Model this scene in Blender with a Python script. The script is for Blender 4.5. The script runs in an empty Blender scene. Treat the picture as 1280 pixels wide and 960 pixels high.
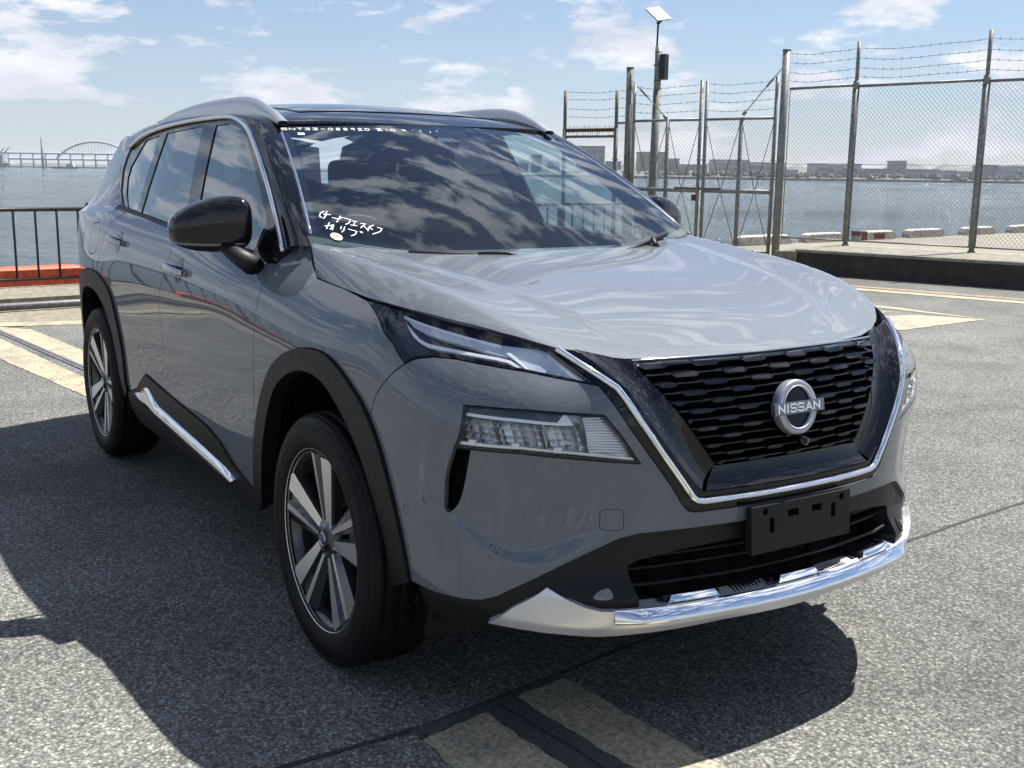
import bpy, bmesh, math, random
import numpy as np
from mathutils import Vector, Matrix
from mathutils.geometry import delaunay_2d_cdt
R = math.radians
rnd = random.Random(7)
sc = bpy.context.scene
COL = sc.collection
# ---------------------------------------------------------------- camera
YAW, PIT, ROL, FPX = R(147.42), R(10.89), R(.79), 1381.8
CAM = Vector((2.801, -2.045, 1.391))
_f = Vector((math.cos(PIT)*math.cos(YAW), math.cos(PIT)*math.sin(YAW), -math.sin(PIT)))
_r = Vector((math.sin(YAW), -math.cos(YAW), 0)); _u = _r.cross(_f)
_r2 = math.cos(ROL)*_r+math.sin(ROL)*_u; _u2 = -math.sin(ROL)*_r+math.cos(ROL)*_u
cd = bpy.data.cameras.new('camera'); co = bpy.data.objects.new('camera', cd); COL.objects.link(co)
m = Matrix((( _r2.x, _u2.x, -_f.x, CAM.x), (_r2.y, _u2.y, -_f.y, CAM.y), (_r2.z, _u2.z, -_f.z, CAM.z), (0, 0, 0, 1)))
co.matrix_world = m
cd.sensor_width = 36; cd.lens = FPX/1280*36; cd.clip_start = .05; cd.clip_end = 20000
sc.camera = co
# ---------------------------------------------------------------- sun and sky
SUN = Vector((-.045, .56, 1.0)).normalized()
EL = math.asin(SUN.z); AZ = math.atan2(SUN.x, SUN.y)
sd = bpy.data.lights.new('sun', 'SUN'); so = bpy.data.objects.new('sun', sd); COL.objects.link(so)
sd.energy = 5.0; sd.angle = R(.53); sd.color = (1, .96, .90)
so.rotation_euler = SUN.to_track_quat('Z', 'Y').to_euler(); so.location = (0, 0, 30)
W = bpy.data.worlds.new('World'); sc.world = W; W.use_nodes = True
nt = W.node_tree; nt.nodes.clear()
def N(nt, t, **k):
    n = nt.nodes.new(t)
    for a, b in k.items():
        if a.startswith('i_'):
            key = a[2:]; key = int(key) if key.isdigit() else key.replace('_', ' ')
            n.inputs[key].default_value = b
        else: setattr(n, a, b)
    return n
def L(nt, a, ao, b, bi): nt.links.new(a.outputs[ao], b.inputs[bi])
sky = N(nt, 'ShaderNodeTexSky', sky_type='NISHITA', sun_disc=False, sun_elevation=EL, sun_rotation=AZ, air_density=1.0, dust_density=.3, ozone_density=2.2, altitude=0)
tc = N(nt, 'ShaderNodeTexCoord')
sx = N(nt, 'ShaderNodeSeparateXYZ'); L(nt, tc, 'Generated', sx, 0)
cx = N(nt, 'ShaderNodeVectorMath', operation='MULTIPLY'); L(nt, tc, 'Generated', cx, 0); cx.inputs[1].default_value = (1.0, 1.0, 3.1)
n1 = N(nt, 'ShaderNodeTexNoise', i_Scale=9.6, i_Detail=12.0, i_Roughness=.60, i_Distortion=.15); L(nt, cx, 0, n1, 'Vector')
n2 = N(nt, 'ShaderNodeTexNoise', i_Scale=2.1, i_Detail=3.0, i_Roughness=.5); L(nt, cx, 0, n2, 'Vector')
ad = N(nt, 'ShaderNodeMath', operation='MULTIPLY_ADD', i_1=.42); L(nt, n2, 'Fac', ad, 0); L(nt, n1, 'Fac', ad, 2)
ramp = N(nt, 'ShaderNodeValToRGB'); L(nt, ad, 0, ramp, 0)
ramp.color_ramp.elements[0].position = .716; ramp.color_ramp.elements[0].color = (0, 0, 0, 1)
ramp.color_ramp.elements[1].position = .812; ramp.color_ramp.elements[1].color = (1, 1, 1, 1)
# cloud body: brighter where thick edges catch light, greyer cores
n3 = N(nt, 'ShaderNodeTexNoise', i_Scale=11.0, i_Detail=6.0, i_Roughness=.6); L(nt, cx, 0, n3, 'Vector')
cr = N(nt, 'ShaderNodeValToRGB'); L(nt, n3, 'Fac', cr, 0)
cr.color_ramp.elements[0].position = .33; cr.color_ramp.elements[0].color = (6.2, 6.5, 7.6, 1)
cr.color_ramp.elements[1].position = .68; cr.color_ramp.elements[1].color = (9.4, 9.4, 9.8, 1)
hz = N(nt, 'ShaderNodeMapRange', i_1=0.0, i_2=.26, i_3=1.0, i_4=0.0); L(nt, sx, 'Z', hz, 0)
mixh = N(nt, 'ShaderNodeMix', data_type='RGBA'); 
hzm = N(nt, 'ShaderNodeMath', operation='MULTIPLY', i_1=.50); L(nt, hz, 0, hzm, 0)
L(nt, hzm, 0, mixh, 'Factor'); tint = N(nt, 'ShaderNodeVectorMath', operation='MULTIPLY'); L(nt, sky, 0, tint, 0); tint.inputs[1].default_value = (1.0, .99, 1.05); L(nt, tint, 0, mixh, 'A'); mixh.inputs['B'].default_value = (4.4, 5.6, 7.6, 1)
cm = N(nt, 'ShaderNodeMath', operation='MULTIPLY', i_1=.92); L(nt, ramp, 0, cm, 0)
# clouds glow where the sun stands behind them (forward scatter)
dts = N(nt, 'ShaderNodeVectorMath', operation='DOT_PRODUCT'); L(nt, tc, 'Generated', dts, 0); dts.inputs[1].default_value = SUN
fs = N(nt, 'ShaderNodeMapRange', interpolation_type='SMOOTHSTEP', i_1=.55, i_2=1.0, i_3=1.0, i_4=1.6); L(nt, dts, 'Value', fs, 0)
crs = N(nt, 'ShaderNodeVectorMath', operation='SCALE'); L(nt, cr, 0, crs, 0); L(nt, fs, 0, crs, 'Scale')
mix = N(nt, 'ShaderNodeMix', data_type='RGBA'); L(nt, cm, 0, mix, 'Factor'); L(nt, mixh, 'Result', mix, 'A'); L(nt, crs, 0, mix, 'B')
bg = N(nt, 'ShaderNodeBackground', i_Strength=.054); L(nt, mix, 'Result', bg, 0)
wo = N(nt, 'ShaderNodeOutputWorld'); L(nt, bg, 0, wo, 0)
sc.view_settings.view_transform = 'Standard'; sc.view_settings.look = 'None'
sc.view_settings.exposure = 1.04; sc.view_settings.gamma = 1.0; sc.view_settings.use_curve_mapping = False
sc.cycles.max_bounces = 10; sc.cycles.transparent_max_bounces = 24; sc.cycles.glossy_bounces = 6
sc.cycles.sample_clamp_indirect = 6.0
# ---------------------------------------------------------------- materials
MATS = {}
def pbr(name, col, rough=.5, metal=0, coat=0, coat_rough=.03, spec=.5, noise=None, bump=None, ior=1.5):
    """principled material; noise=(scale,amount,detail) varies the colour, bump=(scale,strength,distance)"""
    m = bpy.data.materials.new(name); m.use_nodes = True; t = m.node_tree; b = t.nodes['Principled BSDF']
    b.inputs['Base Color'].default_value = (*col, 1); b.inputs['Roughness'].default_value = rough; b.inputs['Metallic'].default_value = metal
    b.inputs['Coat Weight'].default_value = coat; b.inputs['Coat Roughness'].default_value = coat_rough
    b.inputs['Specular IOR Level'].default_value = spec; b.inputs['IOR'].default_value = ior
    co = N(t, 'ShaderNodeTexCoord')
    if noise:
        n = N(t, 'ShaderNodeTexNoise', i_Scale=noise[0], i_Detail=noise[2] if len(noise) > 2 else 5.0, i_Roughness=.6); L(t, co, 'Object', n, 'Vector')
        r = N(t, 'ShaderNodeMapRange', i_1=.25, i_2=.75, i_3=1-noise[1], i_4=1+noise[1]); L(t, n, 'Fac', r, 0)
        v = N(t, 'ShaderNodeVectorMath', operation='SCALE'); v.inputs[0].default_value = col; L(t, r, 0, v, 'Scale'); L(t, v, 0, b, 'Base Color')
        r2 = N(t, 'ShaderNodeMapRange', i_1=.2, i_2=.8, i_3=max(0, rough-.08), i_4=min(1, rough+.08)); L(t, n, 'Fac', r2, 0)
        if rough > .1: L(t, r2, 0, b, 'Roughness')
    if bump:
        n = N(t, 'ShaderNodeTexNoise', i_Scale=bump[0], i_Detail=4.0); L(t, co, 'Object', n, 'Vector')
        bp = N(t, 'ShaderNodeBump', i_Strength=bump[1], i_Distance=bump[2]); L(t, n, 'Fac', bp, 'Height'); L(t, bp, 0, b, 'Normal')
    MATS[name] = m; return m
def glass(name, tint, ior=1.5, boost=1.0):
    m = bpy.data.materials.new(name); m.use_nodes = True; t = m.node_tree; t.nodes.clear()
    f0 = ((ior-1)/(ior+1))**2*boost     # Schlick, the same from both faces of the pane
    ge = N(t, 'ShaderNodeNewGeometry'); dt = N(t, 'ShaderNodeVectorMath', operation='DOT_PRODUCT'); L(t, ge, 'Incoming', dt, 0); L(t, ge, 'Normal', dt, 1)
    ab = N(t, 'ShaderNodeMath', operation='ABSOLUTE'); L(t, dt, 'Value', ab, 0); om = N(t, 'ShaderNodeMath', operation='SUBTRACT', i_0=1.0); L(t, ab, 0, om, 1)
    pw = N(t, 'ShaderNodeMath', operation='POWER', i_1=3.8); L(t, om, 0, pw, 0); k = N(t, 'ShaderNodeMath', operation='MULTIPLY_ADD', use_clamp=True); L(t, pw, 0, k, 0); k.inputs[1].default_value = 1-f0; k.inputs[2].default_value = f0
    tr = N(t, 'ShaderNodeBsdfTransparent'); tr.inputs[0].default_value = (*tint, 1)
    gl = N(t, 'ShaderNodeBsdfGlossy', i_Roughness=.0); gl.inputs[0].default_value = (.91, .97, 1.0, 1)
    mx = N(t, 'ShaderNodeMixShader'); L(t, k, 0, mx, 0); L(t, tr, 0, mx, 1); L(t, gl, 0, mx, 2)
    o = N(t, 'ShaderNodeOutputMaterial'); L(t, mx, 0, o, 0); MATS[name] = m; return m
def paint(name, col):
    m = pbr(name, col, .65, .10, 1.0, .012, .10)
    t = m.node_tree; b = t.nodes['Principled BSDF']; co = N(t, 'ShaderNodeTexCoord')
    n = N(t, 'ShaderNodeTexNoise', i_Scale=900.0, i_Detail=2.0); L(t, co, 'Object', n, 'Vector')
    r = N(t, 'ShaderNodeMapRange', i_1=.3, i_2=.7, i_3=.90, i_4=1.10); L(t, n, 'Fac', r, 0)
    v = N(t, 'ShaderNodeVectorMath', operation='SCALE'); v.inputs[0].default_value = col; L(t, r, 0, v, 'Scale'); L(t, v, 0, b, 'Base Color')
    w = N(t, 'ShaderNodeTexNoise', i_Scale=9.0, i_Detail=1.0); L(t, co, 'Object', w, 'Vector')
    bp = N(t, 'ShaderNodeBump', i_Strength=.012, i_Distance=.004); L(t, w, 'Fac', bp, 'Height'); L(t, bp, 0, b, 'Coat Normal')
    return m
paint('paint', (.127, .141, .162))
pbr('gloss_black', (.004, .004, .006), .03, spec=.5)
pbr('black_plastic', (.0075, .0078, .0088), .5, 0, 0, .03, .3, noise=(40, .12), bump=(1500, .25, .0006))
pbr('dark_void', (.004, .004, .005), .9, spec=.1)
pbr('chrome', (.86, .88, .90), .04, 1.0)
pbr('satin_silver', (.66, .67, .69), .30, .55)
pbr('rail_silver', (.50, .51, .53), .28, .8)
pbr('trim_silver', (.70, .72, .75), .12, 1.0)
pbr('rubber', (.0055, .0055, .006), .6, spec=.22, noise=(14, .25), bump=(220, .12, .001))
pbr('machined', (.82, .82, .82), .34, .9)
pbr('rim_black', (.022, .022, .025), .25, 0, .8, .05)
pbr('disc', (.25, .25, .26), .35, .9)
pbr('interior', (.012, .012, .014), .75, noise=(8, .2))
pbr('seat_dark', (.040, .041, .045), .7, noise=(10, .2))
pbr('dash_grey', (.014, .015, .018), .6, noise=(10, .15))
pbr('marker', (.85, .86, .86), .6)
pbr('sticker', (.62, .58, .30), .5); pbr('sticker_green', (.55, .72, .62), .5)
pbr('lamp_white', (.78, .80, .84), .25, 0, .5, .05)
pbr('lamp_blue', (.46, .53, .64), .18, 0, .8, .03)
pbr('lamp_grey', (.55, .56, .58), .30, .35)
pbr('lamp_dark', (.012, .013, .020), .25, 0, .5)
pbr('reflector', (.86, .87, .88), .18, .45)
pbr('fog_lens', (.20, .20, .20), .12, .5, bump=(160, .8, .004))
pbr('badge_blue', (.006, .007, .020), .25, spec=.25)
pbr('badge_grey', (.42, .44, .48), .30, .7)
pbr('badge_bar', (.16, .18, .23), .22, .6)
glass('windscreen', (.74, .85, .86), 1.52, 1.9)
glass('side_glass', (.60, .72, .68), 1.52, 2.6)
glass('privacy_glass', (.10, .105, .11), 1.52, 2.8)
glass('lens', (.95, .96, .97), 1.45, 1.0)
# ---------------------------------------------------------------- mesh helpers
def link(name, me, mats, parent=None):
    o = bpy.data.objects.new(name, me); COL.objects.link(o)
    for m in (mats if isinstance(mats, (list, tuple)) else [mats]): me.materials.append(MATS[m] if isinstance(m, str) else m)
    if parent is not None: o.parent = parent
    return o
def tag(o, label=None, cat=None, group=None, kind=None):
    if label: o['label'] = label
    if cat: o['category'] = cat
    if group: o['group'] = group
    if kind: o['kind'] = kind
    return o
def empty(name, loc=(0, 0, 0), rz=0):
    o = bpy.data.objects.new(name, None); COL.objects.link(o); o.location = loc; o.rotation_euler = (0, 0, rz); o.empty_display_size = .2; return o
class MB:
    """collects verts and faces of ONE mesh"""
    def __init__(s): s.v = []; s.f = []; s.mi = []; s.sm = []
    def add(s, vs, fs, mi=0, sm=False):
        b = len(s.v); s.v += [tuple(map(float, v)) for v in vs]
        for f in fs: s.f.append(tuple(b+i for i in f)); s.mi.append(mi); s.sm.append(sm)
    def box(s, c, h, mi=0, M=None):
        vs = [Vector((c[0]+a*h[0], c[1]+b*h[1], c[2]+d*h[2])) for a in (-1, 1) for b in (-1, 1) for d in (-1, 1)]
        if M is not None: vs = [M @ v for v in vs]
        s.add(vs, [(0,1,3,2),(4,6,7,5),(0,4,5,1),(2,3,7,6),(0,2,6,4),(1,5,7,3)], mi)
    def tube(s, pts, r, n=8, mi=0, caps=True, flat=1.0):
        pts = [Vector(p) for p in pts]; k = len(pts); rs = r if isinstance(r, (list, tuple)) else [r]*k
        vs = []; prev = None
        for i, p in enumerate(pts):
            t = (pts[min(i+1, k-1)]-pts[max(i-1, 0)]).normalized()
            a = prev if prev is not None else (Vector((0, 0, 1)) if abs(t.z) < .9 else Vector((1, 0, 0)))
            a = (a-t*a.dot(t)).normalized(); b = t.cross(a); prev = a
            for j in range(n):
                q = 2*math.pi*j/n; vs.append(p+(a*math.cos(q)*flat+b*math.sin(q))*rs[i])
        fs = [(i*n+j, i*n+(j+1) % n, (i+1)*n+(j+1) % n, (i+1)*n+j) for i in range(k-1) for j in range(n)]
        if caps: fs += [tuple(range(n))[::-1], tuple(range((k-1)*n, k*n))]
        s.add(vs, fs, mi, True)
    def lathe(s, prof, n=64, axis='y', mi=0, sm=True, closed=False):
        """prof = [(radius, axial)]"""
        vs = []
        for r, a in prof:
            for j in range(n):
                q = 2*math.pi*j/n; c, d = r*math.cos(q), r*math.sin(q)
                vs.append((c, a, d) if axis == 'y' else ((a, c, d) if axis == 'x' else (c, d, a)))
        k = len(prof); rng = range(k if closed else k-1)
        fs = [(i*n+j, i*n+(j+1) % n, ((i+1) % k)*n+(j+1) % n, ((i+1) % k)*n+j) for i in rng for j in range(n)]
        s.add(vs, fs, mi, sm)
    def prism(s, poly, a, b, f, mi=0, mside=None):
        """poly 2D, extruded between levels a and b through f(p,q,level)"""
        n = len(poly); vs = [f(p, q, a) for p, q in poly]+[f(p, q, b) for p, q in poly]
        s.add(vs, [tuple(range(n))], mi); s.add([vs[n+i] for i in range(n)], [tuple(range(n))[::-1]], mi)
        s.add(vs, [(i, (i+1) % n, n+(i+1) % n, n+i) for i in range(n)], mi if mside is None else mside)
    def grid(s, P, mi=0, sm=True, closed_u=False):
        """P[i][j] points"""
        a, b = len(P), len(P[0]); vs = [p for row in P for p in row]
        fs = [(i*b+j, i*b+j+1, ((i+1) % a)*b+j+1, ((i+1) % a)*b+j) for i in range(a if closed_u else a-1) for j in range(b-1)]
        s.add(vs, fs, mi, sm)
    def build(s, name, mats, parent=None, fix=True):
        me = bpy.data.meshes.new(name); me.from_pydata(s.v, [], s.f); me.update()
        me.polygons.foreach_set('material_index', s.mi); me.polygons.foreach_set('use_smooth', s.sm)
        if fix:
            bm = bmesh.new(); bm.from_mesh(me); bmesh.ops.recalc_face_normals(bm, faces=bm.faces); bm.to_mesh(me); bm.free()
        return link(name, me, mats, parent)
def area2(p): return .5*sum(p[i][0]*p[(i+1) % len(p)][1]-p[(i+1) % len(p)][0]*p[i][1] for i in range(len(p)))
def inset(poly, g):
    """shift every edge inward by g"""
    p = [q for i, q in enumerate(poly) if math.hypot(q[0]-poly[i-1][0], q[1]-poly[i-1][1]) > 1e-6]
    sg = 1 if area2(p) > 0 else -1; n = len(p); out = []
    for i in range(n):
        a, b, c = p[i-1], p[i], p[(i+1) % n]
        e1 = (b[0]-a[0], b[1]-a[1]); e2 = (c[0]-b[0], c[1]-b[1]); l1 = math.hypot(*e1); l2 = math.hypot(*e2)
        n1 = (-e1[1]/l1*sg, e1[0]/l1*sg); n2 = (-e2[1]/l2*sg, e2[0]/l2*sg)
        k = 1+n1[0]*n2[0]+n1[1]*n2[1]; k = max(k, .35)
        out.append((b[0]+g*(n1[0]+n2[0])/k, b[1]+g*(n1[1]+n2[1])/k))
    return out
def dens(poly, step, closed=True):
    out = []; n = len(poly)
    for i in range(n if closed else n-1):
        a, b = poly[i], poly[(i+1) % n]; k = max(1, int(math.ceil(math.hypot(b[0]-a[0], b[1]-a[1])/step)))
        for j in range(k): out.append((a[0]+(b[0]-a[0])*j/k, a[1]+(b[1]-a[1])*j/k))
    if not closed: out.append(tuple(poly[-1]))
    return out
def smooth(pts, step=.02):
    """Catmull-Rom through points (open)"""
    p = [np.array(q, float) for q in pts]; p = [2*p[0]-p[1]]+p+[2*p[-1]-p[-2]]; out = []
    for i in range(1, len(p)-2):
        k = max(2, int(np.linalg.norm(p[i+1]-p[i])/step))
        for j in range(k):
            t = j/k; a, b, c, d = p[i-1:i+3]
            out.append(tuple(.5*((2*b)+(-a+c)*t+(2*a-5*b+4*c-d)*t*t+(-a+3*b-3*c+d)*t**3)))
    out.append(tuple(p[-2])); return out
def inside(poly, x, y):
    r = np.zeros(len(x), bool); n = len(poly)
    for i in range(n):
        (x1, y1), (x2, y2) = poly[i], poly[(i+1) % n]
        if y1 == y2: continue
        c = ((y1 > y) != (y2 > y)) & (x < (x2-x1)*(y-y1)/(y2-y1)+x1); r ^= c
    return r
def panel(name, f, outer, mat, parent=None, holes=(), res=.03, off=0.0, depth=.012, gap=.0018, ctr=(-1.4, 0, .6), hole_gap=None, sx=1.0, sy=1.0):
    """sheet cut out of surface f(u,v) along outer (minus holes), with returned edges"""
    ol = dens(inset(outer, gap) if gap else list(outer), res*.55)
    hl = [dens(inset(h, -(gap if hole_gap is None else hole_gap)) if (gap or hole_gap) else list(h), res*.5) for h in holes]
    loops = [ol]+hl; bpts = np.array([p for l in loops for p in l])
    x0, y0 = bpts.min(0); x1, y1 = bpts.max(0)
    gx, gy = np.meshgrid(np.arange(x0, x1, res/sx), np.arange(y0, y1, res/sy), indexing='ij'); gx = gx.ravel().copy(); gy = gy.ravel()
    gx = gx+((np.round((gy-y0)/(res/sy)) % 2)*.5)*res/sx
    ok = inside(ol, gx, gy)
    for h in hl: ok &= ~inside(h, gx, gy)
    gx, gy = gx[ok], gy[ok]
    if len(gx):
        dmin = np.full(len(gx), 9.)
        for k in range(0, len(bpts), 200):
            b = bpts[k:k+200]; dmin = np.minimum(dmin, np.sqrt(((gx[:, None]-b[None, :, 0])*sx)**2+((gy[:, None]-b[None, :, 1])*sy)**2).min(1))
        gx, gy = gx[dmin > res*.45], gy[dmin > res*.45]
    vs = [Vector((float(a), float(b))) for a, b in bpts]+[Vector((float(a), float(b))) for a, b in zip(gx, gy)]
    es = []; b0 = 0
    for l in loops: es += [(b0+i, b0+(i+1) % len(l)) for i in range(len(l))]; b0 += len(l)
    v2, e2, f2, *_ = delaunay_2d_cdt(vs, es, [], 0, 1e-7)
    V = np.array([(v.x, v.y) for v in v2]); F = np.array([t for t in f2 if len(t) == 3])
    cen = V[F].mean(1); ok = inside(ol, cen[:, 0], cen[:, 1])
    for h in hl: ok &= ~inside(h, cen[:, 0], cen[:, 1])
    F = F[ok]; nv = normals(f, V[:, 0], V[:, 1], ctr); P = f(V[:, 0], V[:, 1])+nv*off
    a = P[F[:, 1]]-P[F[:, 0]]; b = P[F[:, 2]]-P[F[:, 0]]; flip = (np.cross(a, b)*nv[F[:, 0]]).sum(1) < 0
    F[flip] = F[flip][:, [0, 2, 1]]
    verts = [tuple(p) for p in P]; nor = [tuple(q) for q in nv]; faces = [tuple(int(i) for i in t) for t in F]
    if depth:
        for l in loops:
            A = np.array(l); q = f(A[:, 0], A[:, 1]); nn = normals(f, A[:, 0], A[:, 1], ctr); top = q+nn*off; bot = top-nn*depth
            t = np.roll(top, -1, 0)-np.roll(top, 1, 0); sn = np.cross(t, nn); sn /= np.linalg.norm(sn, axis=1)[:, None]+1e-9
            A2 = np.array(inset(l, -.002 if l is ol else .002)) if len(l) > 3 else A
            if len(A2) == len(A):
                od = f(A2[:, 0], A2[:, 1])-q; sn *= np.where((sn*od).sum(1) < 0, -1, 1)[:, None]
            b = len(verts); k = len(l)
            verts += [tuple(p) for p in top]+[tuple(p) for p in bot]
            nor += [tuple(p) for p in sn]*2
            for i in range(k):
                j = (i+1) % k; c = np.cross(top[j]-top[i], bot[i]-top[i])
                faces.append((b+i, b+j, b+k+j, b+k+i) if (c*sn[i]).sum() > 0 else (b+k+i, b+k+j, b+j, b+i))
    me = bpy.data.meshes.new(name); me.from_pydata(verts, [], faces); me.update()
    me.polygons.foreach_set('use_smooth', [True]*len(me.polygons))
    # consistent flange orientation with its normals
    try: me.normals_split_custom_set_from_vertices(nor)
    except Exception as e: print('normals', e)
    return link(name, me, mat, parent)
def strip(name, rows, mat, parent=None, sm=True, thick=0):
    """loft through rows of equal length point lists"""
    b = MB(); b.grid([[tuple(p) for p in r] for r in rows], 0, sm)
    o = b.build(name, mat, parent, fix=True); return o
def rs(poly, n):
    """resample an open polyline to n points by length"""
    p = np.array(poly, float); s = np.concatenate([[0], np.cumsum(np.linalg.norm(np.diff(p, axis=0), axis=1))]); q = np.linspace(0, s[-1], n)
    return np.stack([np.interp(q, s, p[:, k]) for k in range(p.shape[1])], 1)
# ---------------------------------------------------------------- surfaces
class Spl:
    """natural cubic spline as a weight matrix (vectorised)"""
    def __init__(s, xs):
        s.x = np.array(xs, float); n = len(xs); h = np.diff(s.x); s.h = h
        A = np.eye(n); R = np.zeros((n, n))
        for i in range(1, n - 1):
            A[i, i-1:i+2] = [h[i-1], 2*(h[i-1]+h[i]), h[i]]
            R[i, i-1] = 6/h[i-1]; R[i, i] = -6/h[i-1] - 6/h[i]; R[i, i+1] = 6/h[i]
        s.M = np.linalg.solve(A, R); s.n = n
    def w(s, q):
        q = np.asarray(q, float); i = np.clip(np.searchsorted(s.x, q, side='right')-1, 0, s.n-2)
        qq = np.clip(q, s.x[0], s.x[-1]); h = s.h[i]; A = (s.x[i+1]-qq)/h; B = 1-A
        E = np.eye(s.n)
        W = A[:, None]*E[i] + B[:, None]*E[i+1] + ((A**3-A)[:, None]*s.M[i] + (B**3-B)[:, None]*s.M[i+1])*(h**2/6)[:, None]
        d = q-qq
        if np.any(d != 0):
            D = (E[i+1]-E[i])/h[:, None] + (-(3*A**2-1)[:, None]*s.M[i] + (3*B**2-1)[:, None]*s.M[i+1])*(h/6)[:, None]
            W = W + d[:, None]*D
        return W
    def __call__(s, vals, q): return s.w(np.atleast_1d(q)) @ np.asarray(vals, float)
class TS:
    def __init__(s, us, vs, ctrl): s.U = Spl(us); s.V = Spl(vs); s.c = np.asarray(ctrl, float)
    def __call__(s, u, v):
        u = np.atleast_1d(np.asarray(u, float)); v = np.atleast_1d(np.asarray(v, float))
        return np.einsum('ni,nj,ijk->nk', s.U.w(u), s.V.w(v), s.c)
def normals(f, u, v, ctr=(-1.4, 0, .6), h=1.5e-3):
    a = f(u+h, v)-f(u-h, v); b = f(u, v+h)-f(u, v-h)
    n = np.cross(a, b); n /= np.linalg.norm(n, axis=1)[:, None]+1e-12
    p = f(u, v)-np.array(ctr)
    sg = np.sign((n*p).sum(1)); return n*sg[:, None]
def sst(a, b, x):
    t = np.clip((np.asarray(x, float)-a)/(b-a), 0, 1); return t*t*(3-2*t)
ZR = [.18, .32, .45, .60, .75, .88, .98, 1.06, 1.14, 1.24]
FC = [(0.0, [.84,.90,.925,.935,.935,.915,.865,.80,.72,.62]),
 (.15, [.835,.895,.92,.93,.93,.91,.86,.795,.715,.615]),
 (.30, [.82,.88,.90,.91,.91,.89,.84,.775,.695,.60]),
 (.45, [.785,.845,.865,.870,.872,.855,.80,.725,.64,.55]),
 (.57, [.735,.79,.805,.81,.82,.795,.715,.64,.55,.46])]
CC = [([.68,.73,.745,.75,.757,.73,.64,.55,.46,.37],[.64,.67,.675,.678,.68,.675,.655,.625,.59,.56]),
 ([.60,.655,.665,.665,.665,.63,.53,.43,.34,.25],[.715,.75,.76,.765,.768,.76,.735,.70,.66,.62]),
 ([.47,.52,.53,.53,.525,.49,.39,.30,.22,.14],[.77,.81,.825,.83,.832,.825,.80,.76,.71,.66])]
SC = [(.24,[.795,.845,.862,.870,.872,.868,.845,.795,.74,.67]),
 (.0,[.80,.86,.885,.893,.895,.888,.864,.812,.76,.69]),
 (-.30,[.80,.86,.885,.893,.895,.895,.877,.832,.76,.68]),
 (-.70,[.80,.855,.885,.888,.889,.895,.889,.854,.786,.72]),
 (-1.2,[.80,.855,.885,.888,.889,.897,.894,.872,.824,.74]),
 (-1.7,[.80,.855,.885,.888,.890,.899,.897,.879,.838,.75]),
 (-2.2,[.80,.855,.885,.893,.899,.907,.905,.888,.852,.765]),
 (-2.7,[.80,.85,.88,.893,.903,.911,.909,.892,.860,.78]),
 (-3.05,[.78,.83,.86,.872,.88,.886,.884,.872,.846,.78]),
 (-3.35,[.72,.785,.815,.825,.83,.832,.832,.828,.815,.775])]
RC = [([-3.52,-3.56,-3.58,-3.58,-3.57,-3.56,-3.55,-3.55,-3.54,-3.50],[.62,.69,.72,.73,.74,.745,.745,.74,.73,.70]),
 ([-3.58,-3.66,-3.69,-3.69,-3.67,-3.65,-3.63,-3.62,-3.60,-3.55],[.45,.53,.56,.58,.58,.58,.58,.575,.57,.54]),
 ([-3.61,-3.70,-3.73,-3.73,-3.71,-3.69,-3.67,-3.66,-3.64,-3.59],[.22,.25,.27,.28,.28,.28,.28,.28,.28,.27]),
 ([-3.62,-3.71,-3.74,-3.74,-3.72,-3.70,-3.68,-3.67,-3.65,-3.60],[0]*10)]
_cols = [(x,[y]*10) for y,x in FC]+CC+[([x]*10,y) for x,y in SC]+RC
_U = [0.0]
for _i in range(1, len(_cols)):
    _U.append(_U[-1]+math.hypot(_cols[_i][0][4]-_cols[_i-1][0][4], _cols[_i][1][4]-_cols[_i-1][1][4]))
UMAX = _U[-1]
def _mk():
    us = [-u for u in _U[::-1]][:-1]+_U
    cs = []
    for c in _cols[::-1][:-1]: cs.append([(c[0][k], c[1][k], ZR[k]) for k in range(10)])
    for c in _cols: cs.append([(c[0][k], -c[1][k], ZR[k]) for k in range(10)])
    return TS(us, ZR, cs)
BODY0 = _mk()
def BODY(u, v):
    """wrap-round lower body: u = length round the plan from the nose (right side +), v = height"""
    u = np.atleast_1d(np.asarray(u, float)); v = np.atleast_1d(np.asarray(v, float))
    P = BODY0(u, v); a = np.abs(u)
    # bumper scoop below the lower lamp: push in above a slanted crease, fading inboard and upward
    zl = .575 - .10*sst(.98, .72, a) + .09*sst(.70, .45, a)
    d = .030*sst(0, .045, v-zl)*sst(.80, .66, v)*sst(1.03, .96, a)*sst(.46, .66, a)
    # shoulder crease of the doors and the hollow under it
    side = sst(1.75, 2.2, a)*sst(4.6, 4.0, a)
    hol = .010*np.exp(-((v-.72)/.13)**2)*side
    # haunch over the rear wheel
    hau = -.012*np.exp(-((a-4.2)/.35)**2)*np.exp(-((v-1.03)/.07)**2)
    off = d+hol+hau
    n = np.stack([P[:, 0]*0, -np.sign(P[:, 1])*1.0, P[:, 0]*0], 1)
    k = sst(1.25, .8, a)[:, None]
    dirv = n*(1-.75*k)+np.array([1., 0, 0])*k
    return P - dirv*off[:, None]
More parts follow.
